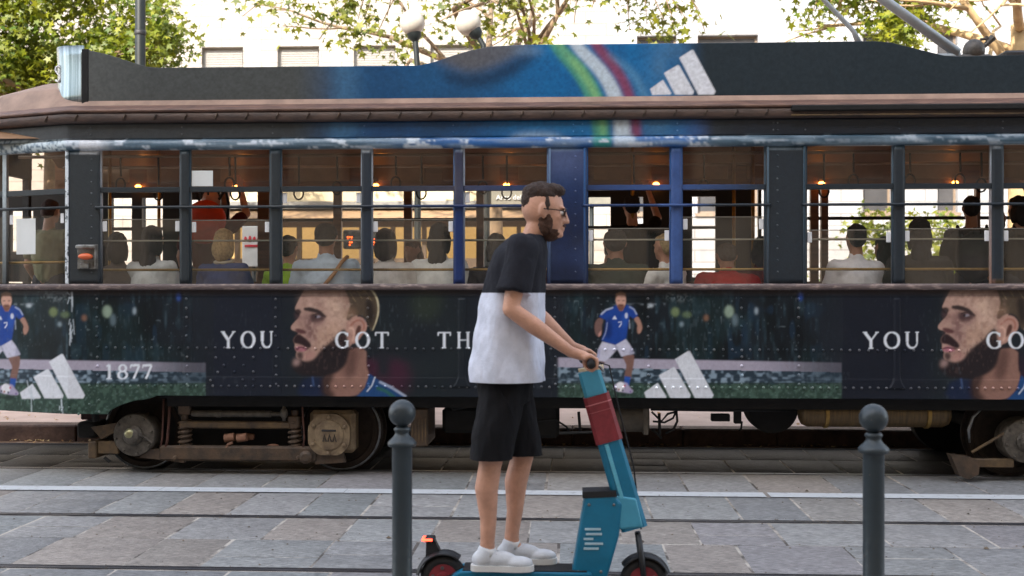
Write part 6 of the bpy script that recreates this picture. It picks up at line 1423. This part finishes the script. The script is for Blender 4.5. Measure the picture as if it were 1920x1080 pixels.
def standing():
    B = MB(); H = Vector((0, .015, 1.62)); hm = T3(*H); head_parts(B, hm); B.cap((0, -.02, 1.42), .06, (0, -.005, 1.55), .052); B.cap((0, 0, .95), .12, (0, -.01, 1.3), .13); B.cap((-.15, -.01, 1.38), .05, (.15, -.01, 1.38), .05)
    S_ = MB(); Tr = MB()
    for s in (-1, 1):
        sh = Vector((s*.18, -.01, 1.37)); el = Vector((s*.25, -.0, 1.08)); wr = Vector((s*.25, .16, .88))
        if s == 1: el = Vector((.30, .12, 1.52)); wr = Vector((.22, .16, 1.80))
        B.cap(sh, .05, el, .04); B.cap(el, .04, wr, .027); hand(B, wr, (wr-el)); S_.cap(sh, .066, sh.lerp(el, .65), .064, 14)
        k_ = Vector((s*.11, .01, .50)); a_ = Vector((s*.11, -.02, .09)); Tr.cap((s*.09, 0, .88), .095, k_, .07); Tr.cap(k_, .068, a_, .05); B.cap(k_, .05, a_, .036)
    Tr.cap((-.06, 0, .93), .11, (.06, 0, .93), .11); S_.cap((0, 0, .98), .140, (0, -.01, 1.28), .150, 20); S_.ell((0, -.01, 1.2), (.19, .138, .26), 24, 18); S_.cap((-.135, -.01, 1.37), .070, (.135, -.01, 1.37), .070); S_.cap((0, -.01, 1.39), .072, (0, -.005, 1.45), .060)
    sh = MB(); [sh.ell((s*.11, .04, .05), (.045, .12, .045), 14, 10) for s in (-1, 1)]; o = sh.build('shoes', None); me = o.data; bpy.data.objects.remove(o); me.shade_smooth()
    return hm, bld('body', B, None, .012), bld('shirt', S_, None, .014, 3, .011), bld('trousers', Tr, None, .015), me
hmT, bodyT, shirtT, trouT, shoeT = standing()
def passenger(px, Y, top_py, label, shirt, hair, hcol, pose='sit', skin=M_SKIN, rot=0.0, wide=1.0, lean=0.0, extra=None, trous=C(50, 54, 66), fz=.76):
    "top_py: photograph row of the crown of the head"
    c = at(px, 500, Y); t = thing('person', label, 'person', (c.x, Y, fz), 'passengers riding in the tram')
    top = Z(top_py, Y) - fz; h0 = 1.33 if pose == 'sit' else 1.735; k = max(.5, top/h0)
    if pose == 'sit' and top < 1.24: k = max(k, .88)
    g_ = random.Random(int(px)); rot += g_.uniform(-.22, .22); lean += g_.uniform(-.07, .05)
    t.rotation_euler = (lean, g_.uniform(-.05, .05), rot); t.scale = (k*wide*g_.uniform(1.0, 1.1), k, k)
    P_ = (bodyS, shirtS, trouS, shoeMe) if pose == 'sit' else (bodyT, shirtT, trouT, shoeT)
    def put(nm, me, m):
        o = bpy.data.objects.new(nm, me); COL.objects.link(o); o.parent = t
        if not me.materials: me.materials.append(None)
        o.material_slots[0].link = 'OBJECT'; o.material_slots[0].material = m; return o
    put('body', P_[0], skin); put('shirt', P_[1], shirt); put('trousers', P_[2], mat('trousers_%d' % int(trous[2]*1e4), trous, .9)); put('shoes', P_[3], M_RUBBER)
    if hair:
        o = put('hair', HAIRS[hair], mat('hair_%d_%d' % (int(hcol[0]*1e4), int(hcol[2]*1e4)), hcol, .75, 0, .35, 40, .6, 120))
        if pose != 'sit': o.location = (hmT @ hmS.inverted()).translation; o.location = (0, .005, .405)
    if extra: extra(t)
    return t
DK = C(26, 21, 20); BR = C(46, 34, 28)
def xpart(t, mb, nm, m, smooth=True, vox=None):
    o = mb.build(nm, m, None, smooth); o.parent = t
    if vox: remesh(o, vox, 4, .5)
    return o
def strap_bag(t):
    mb = MB(); mb.tube([(.15, -.02, 1.05), (.12, -.13, 1.0), (.07, -.185, .90), (0, -.205, .80), (-.09, -.20, .68), (-.16, -.15, .58)], .015, 6)
    for i in range(len(mb.v)): pass
    xpart(t, mb, 'bag_strap', mat('tan_strap', C(160, 112, 62), .6))
def backpack(m, z=1.15, s=1.0, y=-.20, h=.23):
    def f(t):
        mb = MB(); mb.ell((0, y, z), (.16*s, .10*s, h*s), 20, 14); mb.ell((0, y-.05*s, z-.10*s), (.12*s, .07*s, .11*s), 16, 10); o = xpart(t, mb, 'backpack', m, vox=.012)
        q = MB(); q.tube([(-.03, y-.06, z+.20*s), (-.03, y-.075, z+.25*s), (.03, y-.075, z+.25*s), (.03, y-.06, z+.20*s)], .008, 6)
        for sx in (-1, 1): q.tube([(sx*.10, y+.06, z+.18*s), (sx*.13, y+.16, z+.27*s), (sx*.13, y+.30, z+.16*s), (sx*.13, y+.25, z-.12*s)], .014, 6)
        xpart(t, q, 'pack_strap', M_RUBBER)
    return f
def collar(m):
    def f(t): mb = MB(); mb.tube([(.075*math.cos(a), -.02+.062*math.sin(a), 1.045+.01*math.sin(a)) for a in np.linspace(0, 2*math.pi, 19)], .016, 8); xpart(t, mb, 'collar', m)
    return f
YN1 = YS + .42
passenger(92, YS+1.05, 372, 'standing passenger in khaki T-shirt holding on inside the tram cab', cloth('khaki_cotton', C(142, 144, 116)), 'crop', C(70, 46, 38), 'stand', rot=-.2)
passenger(228, YN1+.05, 436, 'dark-haired passenger in grey top, leftmost seat of the first window', cloth('grey_wool', C(92, 84, 80)), 'bob', DK, rot=.15, skin=M_SKIN2)
passenger(296, YN1, 424, 'passenger with long dark hair and white lace top by the first post', cloth('white_lace', C(206, 212, 214)), 'long', DK, rot=-.1)
passenger(384, YN1+1.0, 352, 'standing passenger in maroon with a big orange-red backpack', cloth('maroon_cotton', C(84, 34, 30)), None, DK, 'stand', extra=backpack(mat('orange_red_nylon', C(206, 62, 26), .6, 0, .15, 8, .2, 30), 1.43, 1.15, -.16, .165))
passenger(426, YN1-.02, 430, 'blond passenger in blue top with a pale collar at the second window', cloth('blue_knit', C(44, 64, 112)), 'bob', C(170, 140, 92), extra=collar(cloth('cream_knit', C(190, 180, 160))))
passenger(547, YN1+.15, 486, 'small child with dark hair and bright green top at the third window', cloth('lime_green', C(150, 190, 60)), 'short', DK)
passenger(617, YN1-.06, 420, 'dark-haired passenger in pale blue shirt with a tan shoulder strap', cloth('pale_blue_cotton', C(186, 206, 226)), 'short', DK, wide=1.12, extra=strap_bag, skin=M_SKIN2)
passenger(733, YN1, 430, 'passenger with dark bob and off-white blouse at the fourth window', cloth('off_white_linen', C(224, 222, 220)), 'bob', BR, wide=1.05)
passenger(826, YN1, 420, 'passenger with black wavy hair and white vest beside the blue post', cloth('white_vest', C(230, 234, 234)), 'long', C(18, 16, 17), rot=-.25)
passenger(772, YN1+.9, 462, 'brown-haired passenger on the far bench between the fourth-window riders', cloth('brown_cotton', C(86, 60, 46)), 'bob', C(92, 62, 40), rot=3.0, skin=M_SKIN2)
passenger(930, YN1, 440, 'passenger in dark clothes sitting directly behind the scooter rider', cloth('charcoal_knit', C(40, 38, 42)), 'bob', DK)
passenger(1158, YN1-.04, 432, 'heavy passenger in dark green shirt at the window after the blue pillar', cloth('bottle_green', C(48, 62, 54)), 'short', C(40, 34, 30), wide=1.25, skin=M_SKIN2)
passenger(1244, YN1, 444, 'passenger with short blond grey hair and white shirt, head turned left', cloth('white_cotton', C(236, 236, 234)), 'crop', C(176, 152, 112), rot=.9)
passenger(1192, YS+1.5, 366, 'standing passenger in black holding the upright pole by the far door', cloth('black_cotton2', C(24, 22, 24)), 'short', DK, 'stand', rot=.1)
passenger(1372, YN1, 470, 'grey-haired passenger in bright red shirt bending down at the eighth window', cloth('bright_red', C(186, 26, 32)), 'crop', C(96, 88, 82), wide=1.2, lean=-.28)
passenger(1424, YN1+.5, 462, 'passenger in dark red half hidden by the wide grey pillar', cloth('dark_red', C(92, 22, 28)), 'bob', DK)
passenger(1597, YN1, 424, 'passenger with short black hair and white shirt at the ninth window', cloth('white_shirt2', C(226, 226, 232)), 'short', C(22, 20, 20), skin=M_SKIN2)
passenger(1664, YN1+.6, 462, 'passenger in red cardigan sitting behind the narrow post right of the white shirt', cloth('red_wool', C(128, 36, 38)), 'bob', DK, rot=.4)
passenger(1720, YN1-.03, 414, 'passenger with very long dark hair and dark coat at the tenth window', cloth('dark_coat', C(52, 48, 44)), 'long', C(30, 25, 23), wide=1.0)
passenger(1818, YN1+.55, 374, 'standing passenger with black hair carrying a dark backpack at the tenth window', cloth('dark_grey_cotton', C(56, 50, 46)), 'short', DK, 'stand', skin=M_SKIN2, extra=backpack(mat('dark_nylon', C(52, 50, 50), .7, 0, .2, 9, .2, 30), 1.16, 1.1))
passenger(1906, YN1+.5, 374, 'standing passenger in dark clothes cut by the right edge of the picture', cloth('dark_brown_cotton', C(50, 42, 38)), 'bob', DK, 'stand', rot=.5)
